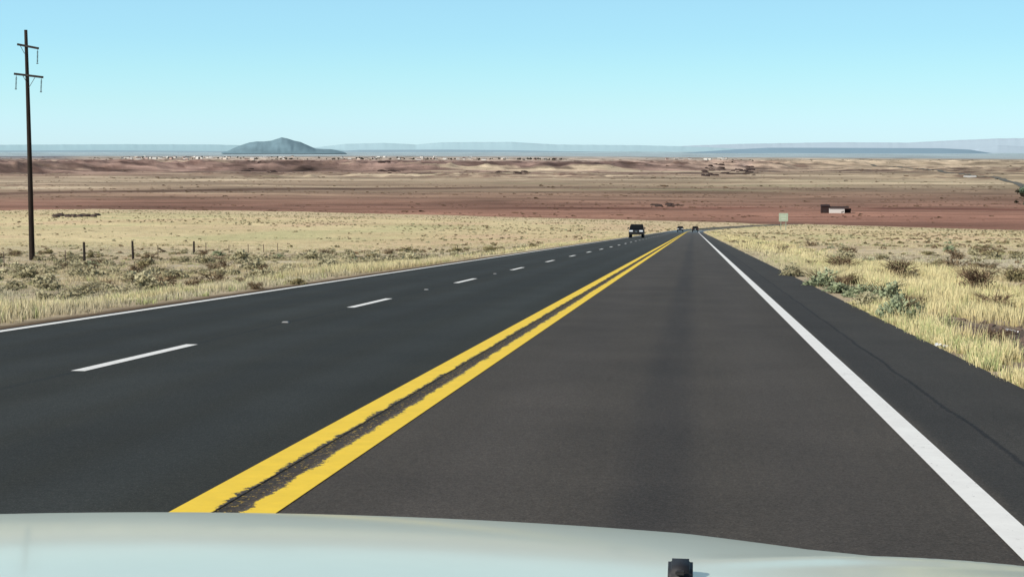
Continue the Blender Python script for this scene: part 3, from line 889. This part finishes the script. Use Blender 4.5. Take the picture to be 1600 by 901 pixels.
def build_fence():
    wood = mat_simple('fence_wood', lin(70, 60, 54, KL), .9, var=.4, nscale=6)
    steel = mat_simple('rusty_steel', lin(96, 78, 68, KL), .8, var=.3, nscale=9)
    wirem = mat_simple('wire', lin(110, 104, 98, KL), .6, metal=.5)
    x0 = -45.0
    root = empty('wire_fence', (x0, 115, hz(x0, 115)))
    tag(root, 'ranch wire fence on dark wooden and steel posts near the utility pole', 'fence')
    posts = [(6, 1.0, 0), (102, .95, 0), (132, 1.42, 1), (208, 1.55, 1), (247, .95, 0), (303, 1.1, 1), (322, 1.0, 0), (358, .9, 0), (388, 1.0, 0), (412, 1.0, 0), (434, 1.0, 0)]
    tops = []
    for c, h, w in posts:
        a, _ = ray(c, 400); y = x0 / a; z = hz(x0, y)
        bm = bmesh.new()
        base = Vector((0, y - 115, z - root.location.z))
        if w:
            bm_tube(bm, base + Vector((0, 0, -.3)), base + Vector((random.uniform(-.05, .05), 0, h)), .10, .085, 10)
            done(bm, 'post', wood, root, bevel=.01)
        else:
            bm_box(bm, base + Vector((-.03, -.012, -.3)), base + Vector((.03, .012, h))); bm_box(bm, base + Vector((-.008, .013, -.3)), base + Vector((.008, .05, h)))
            done(bm, 'post', steel, root)
        tops.append((base, h))
    # leaning brace beside the broken post
    a, _ = ray(249, 395); y = x0 / a; b = Vector((.1, y - 115, hz(x0, y) - root.location.z))
    bm = bmesh.new(); bm_tube(bm, b + Vector((-.15, 0, .62)), b + Vector((.42, .3, .36)), .05, .045, 8); done(bm, 'broken_rail', wood, root)
    for hh in (.35, .6, .85):
        bm = bmesh.new()
        for (p, _), (q, _) in zip(tops[:-1], tops[1:]):
            n = 5
            pts = [p.lerp(q, k / n) + Vector((-.05, 0, hh - .06 * math.sin(math.pi * k / n))) for k in range(n + 1)]
            for u, v in zip(pts[:-1], pts[1:]): bm_tube(bm, u, v, .004, .004, 5)
        done(bm, 'wire', wirem, root)

# ---------------------------------------------------------------- vehicles
def car_mats():
    m = {}
    m['black'] = mat_simple('black_car_paint', (.012, .014, .018, 1), .55, spec=.2, coat=.12, var=.1)
    m['navy'] = mat_simple('dark_blue_car_paint', (.014, .018, .028, 1), .55, spec=.2, coat=.12, var=.1)
    m['char'] = mat_simple('charcoal_car_paint', (.02, .02, .022, 1), .55, spec=.2, coat=.12, var=.1)
    t = NT('dark_glass'); t.principled(t.mix(t.noise(t.objc(), 2), (.006, .007, .008, 1), (.012, .014, .015, 1)), .5, spec=.1); m['glass'] = t.m
    m['trim'] = mat_simple('black_plastic', (.015, .015, .016, 1), .6)
    m['rubber'] = mat_simple('tyre_rubber', (.014, .014, .014, 1), .85)
    m['alloy'] = mat_simple('alloy', (.3, .3, .31, 1), .35, metal=.8)
    m['lamp'] = mat_simple('headlamp_lens', (.85, .87, .88, 1), .15, coat=.5, var=.05)
    m['tail'] = mat_simple('tail_lamp', (.20, .012, .01, 1), .3, var=.1)
    m['plate'] = mat_simple('plate', (.72, .72, .68, 1), .4, var=.05)
    m['chrome'] = mat_simple('chrome', (.6, .6, .62, 1), .2, metal=.9, var=.05)
    return m

def make_vehicle(name, label, cat, M, paint, kind, x, y, face, group=None, chrome_grille=False):
    root = empty(name, (x, y, float(road_z(y)) + .002), (0, 0, 0))
    root.rotation_euler = (-math.atan(G_ROAD) if face > 0 else math.atan(G_ROAD), 0, 0 if face > 0 else math.pi)
    tag(root, label, cat, group)
    W = .99; wr = .40
    fy, ry = 1.55, -1.65                     # axles; +y is forward in the vehicle's own frame
    def arch(cy): return [(cy + (wr + .07) * math.cos(a), .40 + (wr + .07) * math.sin(a)) for a in np.linspace(math.pi, 0, 9)]
    hood = 1.12
    low = [(-2.55, .48), (-2.1, .42)] + arch(ry) + arch(fy) + [(2.25, .42), (2.55, .5), (2.60, .85), (2.52, 1.02), (1.15, hood), (.9, 1.16)]
    if kind == 'pickup': low += [(-.85, 1.16), (-.9, 1.14), (-2.6, 1.14), (-2.62, .7)]
    else: low += [(-2.3, 1.16), (-2.55, 1.05), (-2.62, .7)]
    bm = bmesh.new()
    bm_prism(bm, low, -W, W, lambda z: 1 - .05 * max(0, z - .8))
    body = done(bm, 'body', paint, root, bevel=.025)
    ct, cb = (1.82, -.85) if kind == 'pickup' else (1.78, -2.35)
    cab = [(1.0, 1.162), (.25, ct - .06), (.1, ct), (cb + .25, ct), (cb + .05, ct - .08), (cb, 1.162)]
    bm = bmesh.new(); bm_prism(bm, cab, -W * .96, W * .96, lambda z: 1 - .24 * max(0, z - 1.16))
    done(bm, 'cab', paint, root, bevel=.03)
    def pane(nm, pts, par=root):
        bm = bmesh.new(); vs = [bm.verts.new(p) for p in pts]; f = bm.faces.new(vs)
        r = bmesh.ops.extrude_face_region(bm, geom=[f]); n = f.normal.copy(); bm.normal_update(); n = f.normal.copy()
        for v in [g for g in r['geom'] if isinstance(g, bmesh.types.BMVert)]: v.co += n * .012
        bmesh.ops.recalc_face_normals(bm, faces=bm.faces[:]); return done(bm, nm, M['glass'], par)
    pane('windshield', [(-.84, 1.0, 1.19), (.84, 1.0, 1.19), (.73, .30, ct - .09), (-.73, .30, ct - .09)])
    pane('rear_window', [(.84, cb - .012, 1.2), (-.84, cb - .012, 1.2), (-.73, cb + .03, ct - .12), (.73, cb + .03, ct - .12)])
    for s in (-1, 1):
        f0, f1 = .84, cb + .12
        pane('side_window', [(s * .965, f0, 1.2), (s * .965, f1, 1.2), (s * .85, f1 + .08, ct - .1), (s * .85, .2, ct - .1)])
        box('headlight', (s * .62 - .26 if s > 0 else -.92, 2.50, .80), (.92 if s > 0 else -.36, 2.63, 1.00), M['lamp'], root, .02)
        box('tail_light', (min(s * .80, s * .97), -2.66, .80), (max(s * .80, s * .97), -2.58, 1.10), M['tail'], root, .015)
        o = box('mirror', (min(s * 1.0, s * 1.22), .72, 1.18), (max(s * 1.0, s * 1.22), .86, 1.38), M['trim'], root, .02)
        for cy in (fy, ry):
            bm = bmesh.new(); bm_tube(bm, (s * .70, cy, wr), (s * .985, cy, wr), wr, wr, 28)
            w = done(bm, 'wheel', M['rubber'], root, bevel=.03)
            bm = bmesh.new(); bm_tube(bm, (s * .96, cy, wr), (s * 1.0, cy, wr), .25, .23, 20); done(bm, 'rim', M['alloy'], w)
    box('grille', (-.46, 2.52, .66), (.46, 2.635, 1.0), M['trim'], root, .02)
    box('emblem', (-.09, 2.63, .80), (.09, 2.65, .87), M['chrome'], root, .005)
    box('front_bumper', (-.97, 2.45, .44), (.97, 2.68, .64), M['chrome'] if chrome_grille else M['trim'], root, .04)
    box('rear_bumper', (-.97, -2.75, .46), (.97, -2.55, .66), M['chrome'] if chrome_grille else M['trim'], root, .04)
    box('license_plate', (-.16, -2.775, .70), (.16, -2.63, .86), M['plate'], root, .005)
    return root

def build_vehicles():
    M = car_mats()
    make_vehicle('pickup_truck', 'black pickup truck with white headlights, nearest of the vehicles, coming up the outer left lane', 'pickup truck', M, M['black'], 'pickup', -7.7, 213, -1)
    make_vehicle('oncoming_car', 'small dark car just left of the yellow lines near the dip in the road', 'car', M, M['navy'], 'suv', -4.2, 500, -1)
    r = make_vehicle('leading_car', 'small dark car ahead in the right lane seen from behind near the dip', 'car', M, M['char'], 'suv', .55, 500, 1)

# ---------------------------------------------------------------- our own car
def build_own_car():
    M = car_mats()
    t = NT('pale_mint_car_paint')
    n = t.noise(t.objc(), 1.6, 4); dust = t.noise(t.objc(), 9, 5, .7)
    c = t.mix(t.gray(n, .35, 0, .65, 1), (.66, .75, .63, 1), (.74, .82, .70, 1))
    c = t.mix(t.gray(dust, .45, 0, .75, .18), c, (.60, .66, .56, 1))
    t.principled(c, .34, spec=.4, coat=.5, coat_rough=.10)
    paint = t.m
    cx = -.437
    ta = math.atan(G_ROAD)
    root = empty('silver_car', (cx, -EYE * math.sin(ta), EYE - EYE * math.cos(ta)), (-ta, 0, 0))
    tag(root, 'pale mint silver car whose bonnet fills the bottom of the view', 'car')
    def zh(u, v):
        w = v - 1.15
        z = 1.1265 - .0439 * w - .0985 * w * w - .06125 * u * u - .9 * max(0, w - .82) ** 2
        # raised character line running out to the right and left fenders
        for s in (-1, 1):
            uu = s * u
            vc = 1.50 + (uu - .517) * 1.1
            z += .007 * math.exp(-((v - vc) / .05) ** 2) * min(1, max(0, (uu - .43) / .15))
            z -= .006 / (1 + math.exp(-(v - vc) / .03)) * min(1, max(0, (uu - .43) / .15))
        return z
    # bonnet
    U = np.linspace(-1.02, 1.02, 103); Vv = np.linspace(1.15, 2.32, 79)
    def edge(u): return 2.32 - .16 * u * u           # nose rounded in plan
    pts = []
    for u in U:
        for q in np.linspace(0, 1, 79):
            v = 1.14 + (edge(u) - 1.14) * q
            pts.append((u, v, zh(u, v)))
    n, m = len(U), 79
    i = np.arange(n - 1)[:, None]; j = np.arange(m - 1)[None]
    F = np.stack([i * m + j, (i + 1) * m + j, (i + 1) * m + j + 1, i * m + j + 1], -1).reshape(-1, 4)
    hood = link('bonnet', np_mesh('bonnet', pts, F, smooth=True), root, paint)
    # fenders: from the bonnet's side edge down, with the wheel arch cut out
    for s in (-1, 1):
        bm = bmesh.new()
        vs = np.linspace(1.0, edge(1.02) - .002, 34); cols = []
        for v in vs:
            top = zh(1.02, max(v, 1.15)) - .003
            bot = .36
            dv = v - 1.55
            if abs(dv) < .41: bot = max(bot, .34 + math.sqrt(max(0, .41 ** 2 - dv * dv)))
            col = []
            for k in range(9):
                q = k / 8
                z = top + (bot - top) * q
                col.append(bm.verts.new((s * (1.022 + .035 * math.sin(math.pi * min(1, q * 1.2)) ** .7 if q * 1.2 < 1 else s * 0 + 1.022) if False else s * (1.022 + .03 * math.sin(math.pi * q)), v, z)))
            cols.append(col)
        for a, b in zip(cols[:-1], cols[1:]):
            for k in range(8): bm.faces.new((a[k], a[k + 1], b[k + 1], b[k]))
        bmesh.ops.recalc_face_normals(bm, faces=bm.faces[:])
        done(bm, 'fender', paint, root, smooth=True)
        bm = bmesh.new(); bm_tube(bm, (s * .76, 1.55, .34), (s * 1.0, 1.55, .34), .34, .34, 32)
        w = done(bm, 'wheel', M['rubber'], root, bevel=.025)
        bm = bmesh.new(); bm_tube(bm, (s * .98, 1.55, .34), (s * 1.01, 1.55, .34), .23, .21, 24); done(bm, 'rim', M['alloy'], w)
    # front fascia following the nose in plan
    bm = bmesh.new(); rows = []
    for k in range(9):
        q = k / 8; row = []
        for u in np.linspace(-1.02, 1.02, 31):
            v = edge(u); zt = zh(u, v) - .004
            row.append(bm.verts.new((u, v + .02 + .08 * math.sin(math.pi * min(1, q * 1.1)), zt + (.24 - zt) * q)))
        rows.append(row)
    for a, b in zip(rows[:-1], rows[1:]):
        for k in range(30): bm.faces.new((a[k], a[k + 1], b[k + 1], b[k]))
    bmesh.ops.recalc_face_normals(bm, faces=bm.faces[:])
    done(bm, 'front_bumper', paint, root, smooth=True)
    box('grille', (-.45, 2.39, .50), (.45, 2.43, .72), M['trim'], root, .015)
    for s in (-1, 1): box('headlight', (min(s * .55, s * .9), 2.28, .66), (max(s * .55, s * .9), 2.36, .80), M['lamp'], root, .03)
    # cowl behind the bonnet
    bm = bmesh.new()
    us = np.linspace(-.98, .98, 25); prev = None
    for u in us:
        z = zh(u, 1.14) - .022
        cur = [bm.verts.new((u, 1.136, z)), bm.verts.new((u, 1.0, z - .03)), bm.verts.new((u, .86, z + .02)), bm.verts.new((u, .80, z + .05))]
        if prev:
            for k in range(3): bm.faces.new((prev[k], cur[k], cur[k + 1], prev[k + 1]))
        prev = cur
    done(bm, 'cowl', M['trim'], root)
    # washer nozzles: small black blocks with a jet face
    for u, v in ((.429, 1.325), (-.45, 1.325)):
        z = zh(u, v)
        bm = bmesh.new()
        prof = [(-.030, -.004), (.016, -.004), (.019, .004), (.015, .009), (.004, .0135), (-.014, .0112), (-.026, .008)]
        bm_prism(bm, [(v + a, z + b) for a, b in prof], u - .0105, u + .0105)
        o = done(bm, 'washer_nozzle', M['trim'], root, bevel=.0045, smooth=True, seg=3)
        box('jet', (u - .004, v - .033, z + .006), (u + .004, v - .026, z + .0095), M['rubber'], o, .001)

# ---------------------------------------------------------------- sign, buildings, trees in the valley
def build_sign():
    face = NT('pale_green_sign'); p = face.objc()
    n = face.noise(p, 1.2, 4)
    c = face.mix(face.gray(n, .35, 0, .65, 1), lin(196, 212, 190, KL), lin(208, 222, 200, KL))  # panel colour is a pale green with slight mottling
    face.principled(c, .45, spec=.4)
    band = mat_simple('pale_sign_legend', lin(222, 236, 216, KL), .5, var=.05)
    steel = mat_simple('pale_sign_steel', lin(168, 186, 168, KL), .6, var=.1)
    y = 640.0
    x, _, zb = spot(1224, 352.5, y)
    z = hz(x, y)
    root = empty('road_sign', (x, y, z)); tag(root, 'big pale green road sign on two posts at the roadside beyond the right shoulder', 'road sign')
    px = y / 2430
    top = (EYE + ray(1224, 333)[1] * y) - z; bot = (EYE + ray(1224, 346)[1] * y) - z
    o = box('panel', (-7 * px, -.04, bot), (7 * px, .04, top), face.m, root, .03)
    box('border', (-7 * px + .15, -.05, top - .28), (7 * px - .15, -.043, top - .16), band, o)
    for k, w in ((.36, 4.4), (.66, 3.6)):
        zc = top - (top - bot) * k
        box('pale_band', (-w * px, -.052, zc - .22), (w * px, -.043, zc + .22), band, o)
    for s in (-1, 1): box('post', (s * 3.8 * px - .12, .045, -.4), (s * 3.8 * px + .12, .2, top - .1), steel, root, .01)

def gable_house(name, w, l, h, roof_h, wall, roof, dark, parent_loc, rot=0):
    root = empty(name, parent_loc, (0, 0, rot))
    box('wall', (-w / 2, -l / 2, -1), (w / 2, l / 2, h), wall, root)
    bm = bmesh.new(); bm_prism(bm, [(-l / 2 - .4, h), (0, h + roof_h), (l / 2 + .4, h), (l / 2 + .4, h - .15), (0, h + roof_h - .25), (-l / 2 - .4, h - .15)][::-1], -w / 2 - .4, w / 2 + .4)
    done(bm, 'roof', roof, root)
    return root

def build_valley_things():
    white = mat_simple('white_siding', lin(244, 240, 232, .72), .6, var=.06)
    brown = mat_simple('dark_brown_siding', lin(62, 40, 36, KL), .9, var=.2); rf = mat_simple('dark_roof', lin(58, 42, 40, KL), .8, var=.2)
    dark = mat_simple('dark_window', (.02, .02, .022, 1), .2)
    # the trailer home and the dark barn beside it
    a, b = ray(1307, 333)
    ys = np.linspace(1400, 2600, 1200); k = np.argmin(np.abs(EYE + b * ys - ground(a * ys, ys))); y = float(ys[k])
    px = y / 2430
    X = lambda c: ray(c, 330)[0] * y
    z = hz(X(1307), y)
    root = empty('trailer_home', (X(1307.5), y, z)); tag(root, 'long white trailer home with dark roof beside the barn on the red plain', 'trailer home')
    w = 23.5 * px; hgt = 7.8 * px
    box('wall', (-w / 2, 0, -1), (w / 2, 5, hgt), white, root)
    bm = bmesh.new(); bm_prism(bm, [(-1.2, hgt + .02), (6.5, hgt + .02), (6, hgt + 1.8), (1, hgt + 1.6)], -w / 2 - .4, w / 2 + 5); done(bm, 'roof', rf, root)
    for q in (-.32, -.05): box('window', (w * q, -.03, 1.6), (w * q + 1.3, .03, 2.8), dark, root) if False else None
    box('door', (w * .30, -.05, 0), (w * .30 + 1.1, .05, 2.3), mat_simple('grey_door', lin(150, 144, 138, KL), .6), root)
    box('window', (w * .37, -.05, 1.2), (w * .37 + 1.6, .05, 2.6), mat_simple('grey_window', lin(120, 118, 116, KL), .4), root)
    xb = X(1289.5); zb = hz(xb, y)
    root = empty('barn', (xb, y, zb)); tag(root, 'dark brown barn standing left of the white trailer home', 'barn')
    w = 12.5 * px; h = 12.2 * px
    box('wall', (-w / 2, .2, -1), (w / 2, 9, h - 1.4), brown, root)
    bm = bmesh.new(); bm_prism(bm, [(-.5, h - 1.4), (9.6, h - 1.4), (9.6, h - 1.0), (4.6, h + .8), (-.5, h - .7)], -w / 2 - .3, w / 2 + .5); done(bm, 'roof', rf, root)
    box('door', (-w * .3, .12, 0), (w * .18, .22, 4.2), rf, root)
    xs = X(1325); root = empty('shadow_block', (xs, y + 8, hz(xs, y + 8))); tag(root, 'low dark block standing in for the shadow right of the white trailer home', 'shadow_block')
    box('wall', (-4, 0, -1), (4, 5, 3.2), brown, root)  # dark block stands in for the shadow trailing right of the trailer
    bm = bmesh.new(); bm_prism(bm, [(-.4, 3.22), (5.4, 3.22), (5.4, 4.4), (-.4, 5.2)], -4.4, 4.4); done(bm, 'roof', rf, root)
    # a pale building further back on the right
    y = 4050.0; x = ray(1516, 277)[0] * y; z = hz(x, y)
    root = empty('long_building', (x, y, z)); tag(root, 'long low white building far out on the plain at the right', 'building')
    box('wall', (-15, 0, -2), (15, 10, 4.5), white, root); bm = bmesh.new(); bm_prism(bm, [(-.5, 4.52), (10.5, 4.52), (5, 6.6)], -15.5, 15.5); done(bm, 'roof', white, root)
    # town on the rim of the plateau
    tan = mat_simple('tan_siding', lin(222, 206, 190, .75), .7, var=.1); pink = mat_simple('pink_stucco', lin(214, 184, 170, .75), .7, var=.1)
    roofs = [rf, mat_simple('grey_roof', lin(150, 146, 146, .5), .7), white, mat_simple('red_roof', lin(130, 84, 76, .55), .8)]
    r = random.Random(21)
    spans = [(190, 330, 38), (330, 470, 14), (530, 720, 20), (720, 880, 12), (1040, 1180, 12)]
    where = {190: 'at the left end of the distant town', 330: 'in the distant town below the blue mountain', 530: 'in the distant town right of the blue mountain', 720: 'by the dark trees in the distant town', 1040: 'among the far rocks right of the road'}
    for c0, c1, n in spans:
        for k in range(n):
            c = r.uniform(c0, c1); y = r.uniform(6300, 8300) if c < 1000 else r.uniform(7000, 8600)
            x = ray(c, 250)[0] * y; z = hz(x, y)
            w = r.uniform(9, 20); l = r.uniform(8, 12); h = r.uniform(4.5, 8)
            wi = r.choices([0, 1, 2], [.6, .25, .15])[0]; ri = r.choices([0, 1, 2, 3], [.2, .25, .4, .15])[0]
            root = gable_house('house', w, l, h, r.uniform(1, 2.6), (white, tan, pink)[wi], roofs[ri], dark, (x, y, z), r.uniform(-.5, .5))
            wn = ('white', 'tan', 'pinkish')[wi]; rn = ('dark roof', 'grey roof', 'white roof', 'red roof')[ri]
            tag(root, 'tiny %s house with %s %s' % (wn, rn, where[c0]), 'house', '%s houses with %s %s' % (wn, rn, where[c0]))
    # trees of the town and of the valley
    bark = mat_simple('bark', lin(84, 70, 60, KL), .9)
    fol = leaf_mat('tree_leaves', .25)
    def tree_mesh(seed, ca, cb, n=240):
        rng = np.random.default_rng(seed)
        v, f, c = shrub_arrays(rng, n, .5, .8, .13, ca, cb, nlump=9)
        v[:, 2] += .22
        return np_mesh('crown', v, f, cols=c)
    dk = [tree_mesh(s, L3(48, 52, 44), L3(86, 90, 72)) for s in (1, 2, 3)]
    pl = [tree_mesh(s, L3(62, 78, 62), L3(178, 206, 176)) for s in (4, 5)]
    bm = bmesh.new(); bm_tube(bm, (0, 0, -.1), (0, 0, .45), .06, .035, 8)
    for an in (0, 2.1, 4.2): bm_tube(bm, (0, 0, .28), (.22 * math.cos(an), .22 * math.sin(an), .6), .03, .012, 6)
    tr = bpy.data.meshes.new('trunk'); bm.to_mesh(tr); bm.free(); tr.materials.append(bark)
    for me in dk + pl: me.materials.append(fol)
    def tree(x, y, s, me, label, group):
        root = empty('tree', (x, y, hz(x, y))); root.scale = (s, s, s * .85); root.rotation_euler = (0, 0, r.uniform(0, 6))
        tag(root, label, 'tree', group)
        link('trunk', tr, root); link('crown', me, root)
    for c0, c1, n, ya, yb, lab in ((822, 878, 34, 6500, 7200, 'dark tree in the clump of trees in the distant town'), (190, 560, 40, 6300, 7600, 'dark tree standing between the houses of the distant town, left part'),
                                   (560, 820, 40, 6300, 7600, 'dark tree between houses right of the blue mountain'), (1098, 1178, 34, 5400, 7600, 'dark juniper among the far rocks right of the road')):
        for k in range(n):
            y = r.uniform(ya, yb); c = r.uniform(c0, c1); x = ray(c, 250)[0] * y
            tree(x, y, r.uniform(7, 14) if c0 < 1000 else r.uniform(4, 9), r.choice(dk), lab, lab.replace('dark tree', 'dark trees').replace('dark juniper', 'dark junipers'))
    for c, row, s, me, lab in ((1596, 306, 13, pl[0], 'pale green tree cut by the right border, behind the dark low tree'), (1590, 303, 8, dk[0], 'small dark tree at the right border, left of the pale green tree'),
                               (1600, 311, 12, dk[1], 'dark low tree at the right border in front of the pale green tree'), (1588, 318, 6, dk[2], 'lowest dark bushy tree at the right border on the plain'),
                               (1603, 322, 9, pl[1], 'lowest pale tree at the right border on the plain')):
        a, b = ray(c, row); ys = np.linspace(1500, 4500, 3000); k = np.argmin(np.abs(EYE + b * ys - ground(a * ys, ys))); y = float(ys[k])
        tree(a * y, y, s * y / 2430 * 1.25, me, lab, None)
    # dark rocks in front of the left brink
    rock = mat_simple('dark_rock', lin(96, 78, 66, KL), .95, var=.4, nscale=.6)
    me = None
    for k in range(26):
        c = 88 + 62 * (k / 25) ** 1.1 + r.uniform(-4, 4); y = r.uniform(560, 640); a = ray(c, 340)[0]; x = a * y
        if me is None or k % 6 == 0:
            bm = bmesh.new(); bmesh.ops.create_icosphere(bm, subdivisions=3, radius=1)
            for v in bm.verts:
                q = 1 + .35 * float(fbm(np.array([v.co.x * 1.3 + k]), np.array([v.co.y * 1.3 + v.co.z]), 400 + k, 3)[0]); v.co *= q; v.co.z *= .6
            me = bpy.data.meshes.new('rock'); bm.to_mesh(me); bm.free(); me.materials.append(rock)
        o = link('rock', me); s = r.uniform(.5, 1.5); o.location = (x, y, hz(x, y) + .1 * s); o.scale = (s * 1.5, s, s); o.rotation_euler = (0, 0, r.uniform(0, 6))
        tag(o, 'dark boulder in the rock outcrop right of the utility pole', 'rock', 'boulders of the outcrop right of the utility pole')
    # rock outcrops out on the plain, in a darker brown
    drk = mat_simple('darker_rock', lin(70, 54, 48, KL), .95, var=.4, nscale=.6)
    rocks = [q.data.copy() for q in COL.objects if q.name.startswith('rock')][::6]
    for me in rocks: me.materials.clear(); me.materials.append(drk)
    for c0, c1, y0, y1, n, lab in ((1096, 1178, 4200, 6000, 46, 'far dark boulder of the rocky patch right of the road'), (776, 832, 4300, 5000, 16, 'far dark boulder below the dark trees of the town'),
                                   (586, 622, 4700, 5300, 10, 'far dark boulder under the town, right of the blue mountain'), (376, 430, 4600, 5600, 14, 'far dark boulder below the blue mountain'),
                                   (1018, 1068, 2050, 2150, 14, 'dark boulder of the low row above the two far cars')):
        for k in range(n):
            c = r.uniform(c0, c1); y = r.uniform(y0, y1); x = ray(c, 260)[0] * y
            o = link('rock', rocks[k % len(rocks)]); s = r.uniform(.7, 1.7) * y / 950
            o.location = (x, y, hz(x, y) + .1 * s); o.scale = (s * r.uniform(1, 2), s, s * r.uniform(.6, 1)); o.rotation_euler = (0, 0, r.uniform(-.4, .4))
            tag(o, lab, 'rock', lab.replace('boulder', 'boulders'))
    # far valley road at the right
    pts = [(1360, 258), (1420, 263), (1480, 270), (1520, 274), (1560, 279), (1590, 287), (1612, 298), (1640, 312)]
    P = []
    for c, row in pts:
        a, b = ray(c, row); ys = np.linspace(1400, 9000, 6000); k = np.argmin(np.abs(EYE + b * ys - (ground(a * ys, ys)))); P.append((a * ys[k], ys[k]))
    P = np.array(P); tt = np.linspace(0, len(P) - 1, 260); xs = np.interp(tt, range(len(P)), P[:, 0]); yy = np.interp(tt, range(len(P)), P[:, 1])
    dx = np.gradient(xs); dy = np.gradient(yy); ln = np.hypot(dx, dy); nx, ny = -dy / ln, dx / ln
    hw = 9.0
    A = np.stack([xs - nx * hw, yy - ny * hw], -1); B = np.stack([xs + nx * hw, yy + ny * hw], -1)
    zz = np.maximum(ground(A[:, 0], A[:, 1]), ground(B[:, 0], B[:, 1])) + .9
    V = np.concatenate([np.c_[A, zz], np.c_[B, zz]]); n = len(tt); i = np.arange(n - 1)
    F = np.stack([i, i + 1, n + i + 1, n + i], -1)
    o = link('track', np_mesh('track', V, F), mat=mat_simple('track_asphalt', lin(120, 118, 106, KL), .9, var=.12, nscale=.01)); tag(o, kind='structure')

def build_litter():
    pap = mat_simple('white_litter', (.72, .72, .70, 1), .6, var=.08)
    for c, r_, w, lab in ((1470, 545.5, .13, 'flat white scrap of litter lying at the right pavement edge'), (1581, 522, .16, 'crumpled white scrap of litter on the dark soil at the right border')):
        a, b = ray(c, r_); ys = np.linspace(8, 60, 4000); k = np.argmin(np.abs(EYE + b * ys - ground(a * ys, ys))); y = float(ys[k]); x = a * y
        bm = bmesh.new(); n = 7
        g = [[bm.verts.new(((i / (n - 1) - .5) * w, (j / (n - 1) - .5) * w * .9, .012 + .02 * random.random() + .012 * math.sin(i * 1.3 + j))) for j in range(n)] for i in range(n)]
        for i in range(n - 1):
            for j in range(n - 1): bm.faces.new((g[i][j], g[i + 1][j], g[i + 1][j + 1], g[i][j + 1]))
        o = done(bm, 'paper_scrap', pap, None); o.location = (x, y, hz(x, y) + .03); o.rotation_euler = (.15, .1, 1.0)
        tag(o, lab, 'litter')

# ---------------------------------------------------------------- light
SUN_EL = math.radians(36); S2 = Vector((-.80, -.60)).normalized()
def build_light():
    S = Vector((S2.x * math.cos(SUN_EL), S2.y * math.cos(SUN_EL), math.sin(SUN_EL)))
    L = bpy.data.lights.new('sun', 'SUN'); L.energy = 4.7; L.angle = math.radians(.53); L.color = (1, .93, .83)
    o = bpy.data.objects.new('sun', L); COL.objects.link(o); o.rotation_euler = S.to_track_quat('Z', 'Y').to_euler(); o.location = (-30, -20, 40)
    w = bpy.data.worlds.new('World'); scene.world = w; w.use_nodes = True
    nt = w.node_tree; nt.nodes.clear()
    out = nt.nodes.new('ShaderNodeOutputWorld'); bg = nt.nodes.new('ShaderNodeBackground')
    sky = nt.nodes.new('ShaderNodeTexSky'); sky.sky_type = 'NISHITA'; sky.sun_disc = False
    sky.sun_elevation = SUN_EL; sky.sun_rotation = math.atan2(S.x, S.y)
    sky.altitude = 1500; sky.air_density = 1.0; sky.dust_density = .6; sky.ozone_density = 1.0
    mul = nt.nodes.new('ShaderNodeMix'); mul.data_type = 'RGBA'; mul.blend_type = 'MULTIPLY'; mul.inputs[0].default_value = 1
    tc = nt.nodes.new('ShaderNodeTexCoord'); sx = nt.nodes.new('ShaderNodeSeparateXYZ'); mr = nt.nodes.new('ShaderNodeMapRange')
    nt.links.new(tc.outputs['Generated'], sx.inputs[0]); nt.links.new(sx.outputs[2], mr.inputs[0]); mr.inputs[2].default_value = .8
    rp = nt.nodes.new('ShaderNodeValToRGB'); cr = rp.color_ramp
    st = [(p / 8, c) for p, c in [(0, (.69, 1.045, 1.50)), (.13, (.686, 1.027, 1.41)), (.295, (.69, 1.03, 1.256)), (.497, (.70, 1.06, 1.19)), (.695, (.715, 1.08, 1.18)), (1, (.80, 1.15, 1.18)), (3, (.95, .95, .85)), (8, (.95, .9, .78))]]
    while len(cr.elements) < len(st): cr.elements.new(.5)
    for e, (p, c) in zip(cr.elements, st): e.position = p; e.color = (c[0] * 1.04 / 1.5, c[1] * .985 / 1.5, c[2] / 1.5, 1)
    nt.links.new(mr.outputs[0], rp.inputs[0]); nt.links.new(rp.outputs[0], mul.inputs[7])
    nt.links.new(sky.outputs[0], mul.inputs[6])
    # evens the sky out from the sunward to the far side
    ev = nt.nodes.new('ShaderNodeMapRange'); nt.links.new(sx.outputs[0], ev.inputs[0])
    for k, v in ((1, -.45), (2, .25), (3, 1.115), (4, .86)): ev.inputs[k].default_value = v
    sc = nt.nodes.new('ShaderNodeVectorMath'); sc.operation = 'SCALE'
    nt.links.new(mul.outputs[2], sc.inputs[0]); nt.links.new(ev.outputs[0], sc.inputs['Scale']); nt.links.new(sc.outputs[0], bg.inputs[0])
    bg.inputs[1].default_value = .12 * 1.5
    nt.links.new(bg.outputs[0], out.inputs[0])
    scene.view_settings.view_transform = 'Standard'; scene.view_settings.look = 'None'; scene.view_settings.exposure = 0; scene.view_settings.gamma = 1

build_light()
build_terrain()
build_road()
build_hills()
build_pole()
build_fence()
build_vehicles()
build_own_car()
build_sign()
build_valley_things()
build_litter()
build_shrubs()
build_valley_scrub()
build_grass()
scene.render.engine = 'CYCLES'
scene.cycles.max_bounces = 6
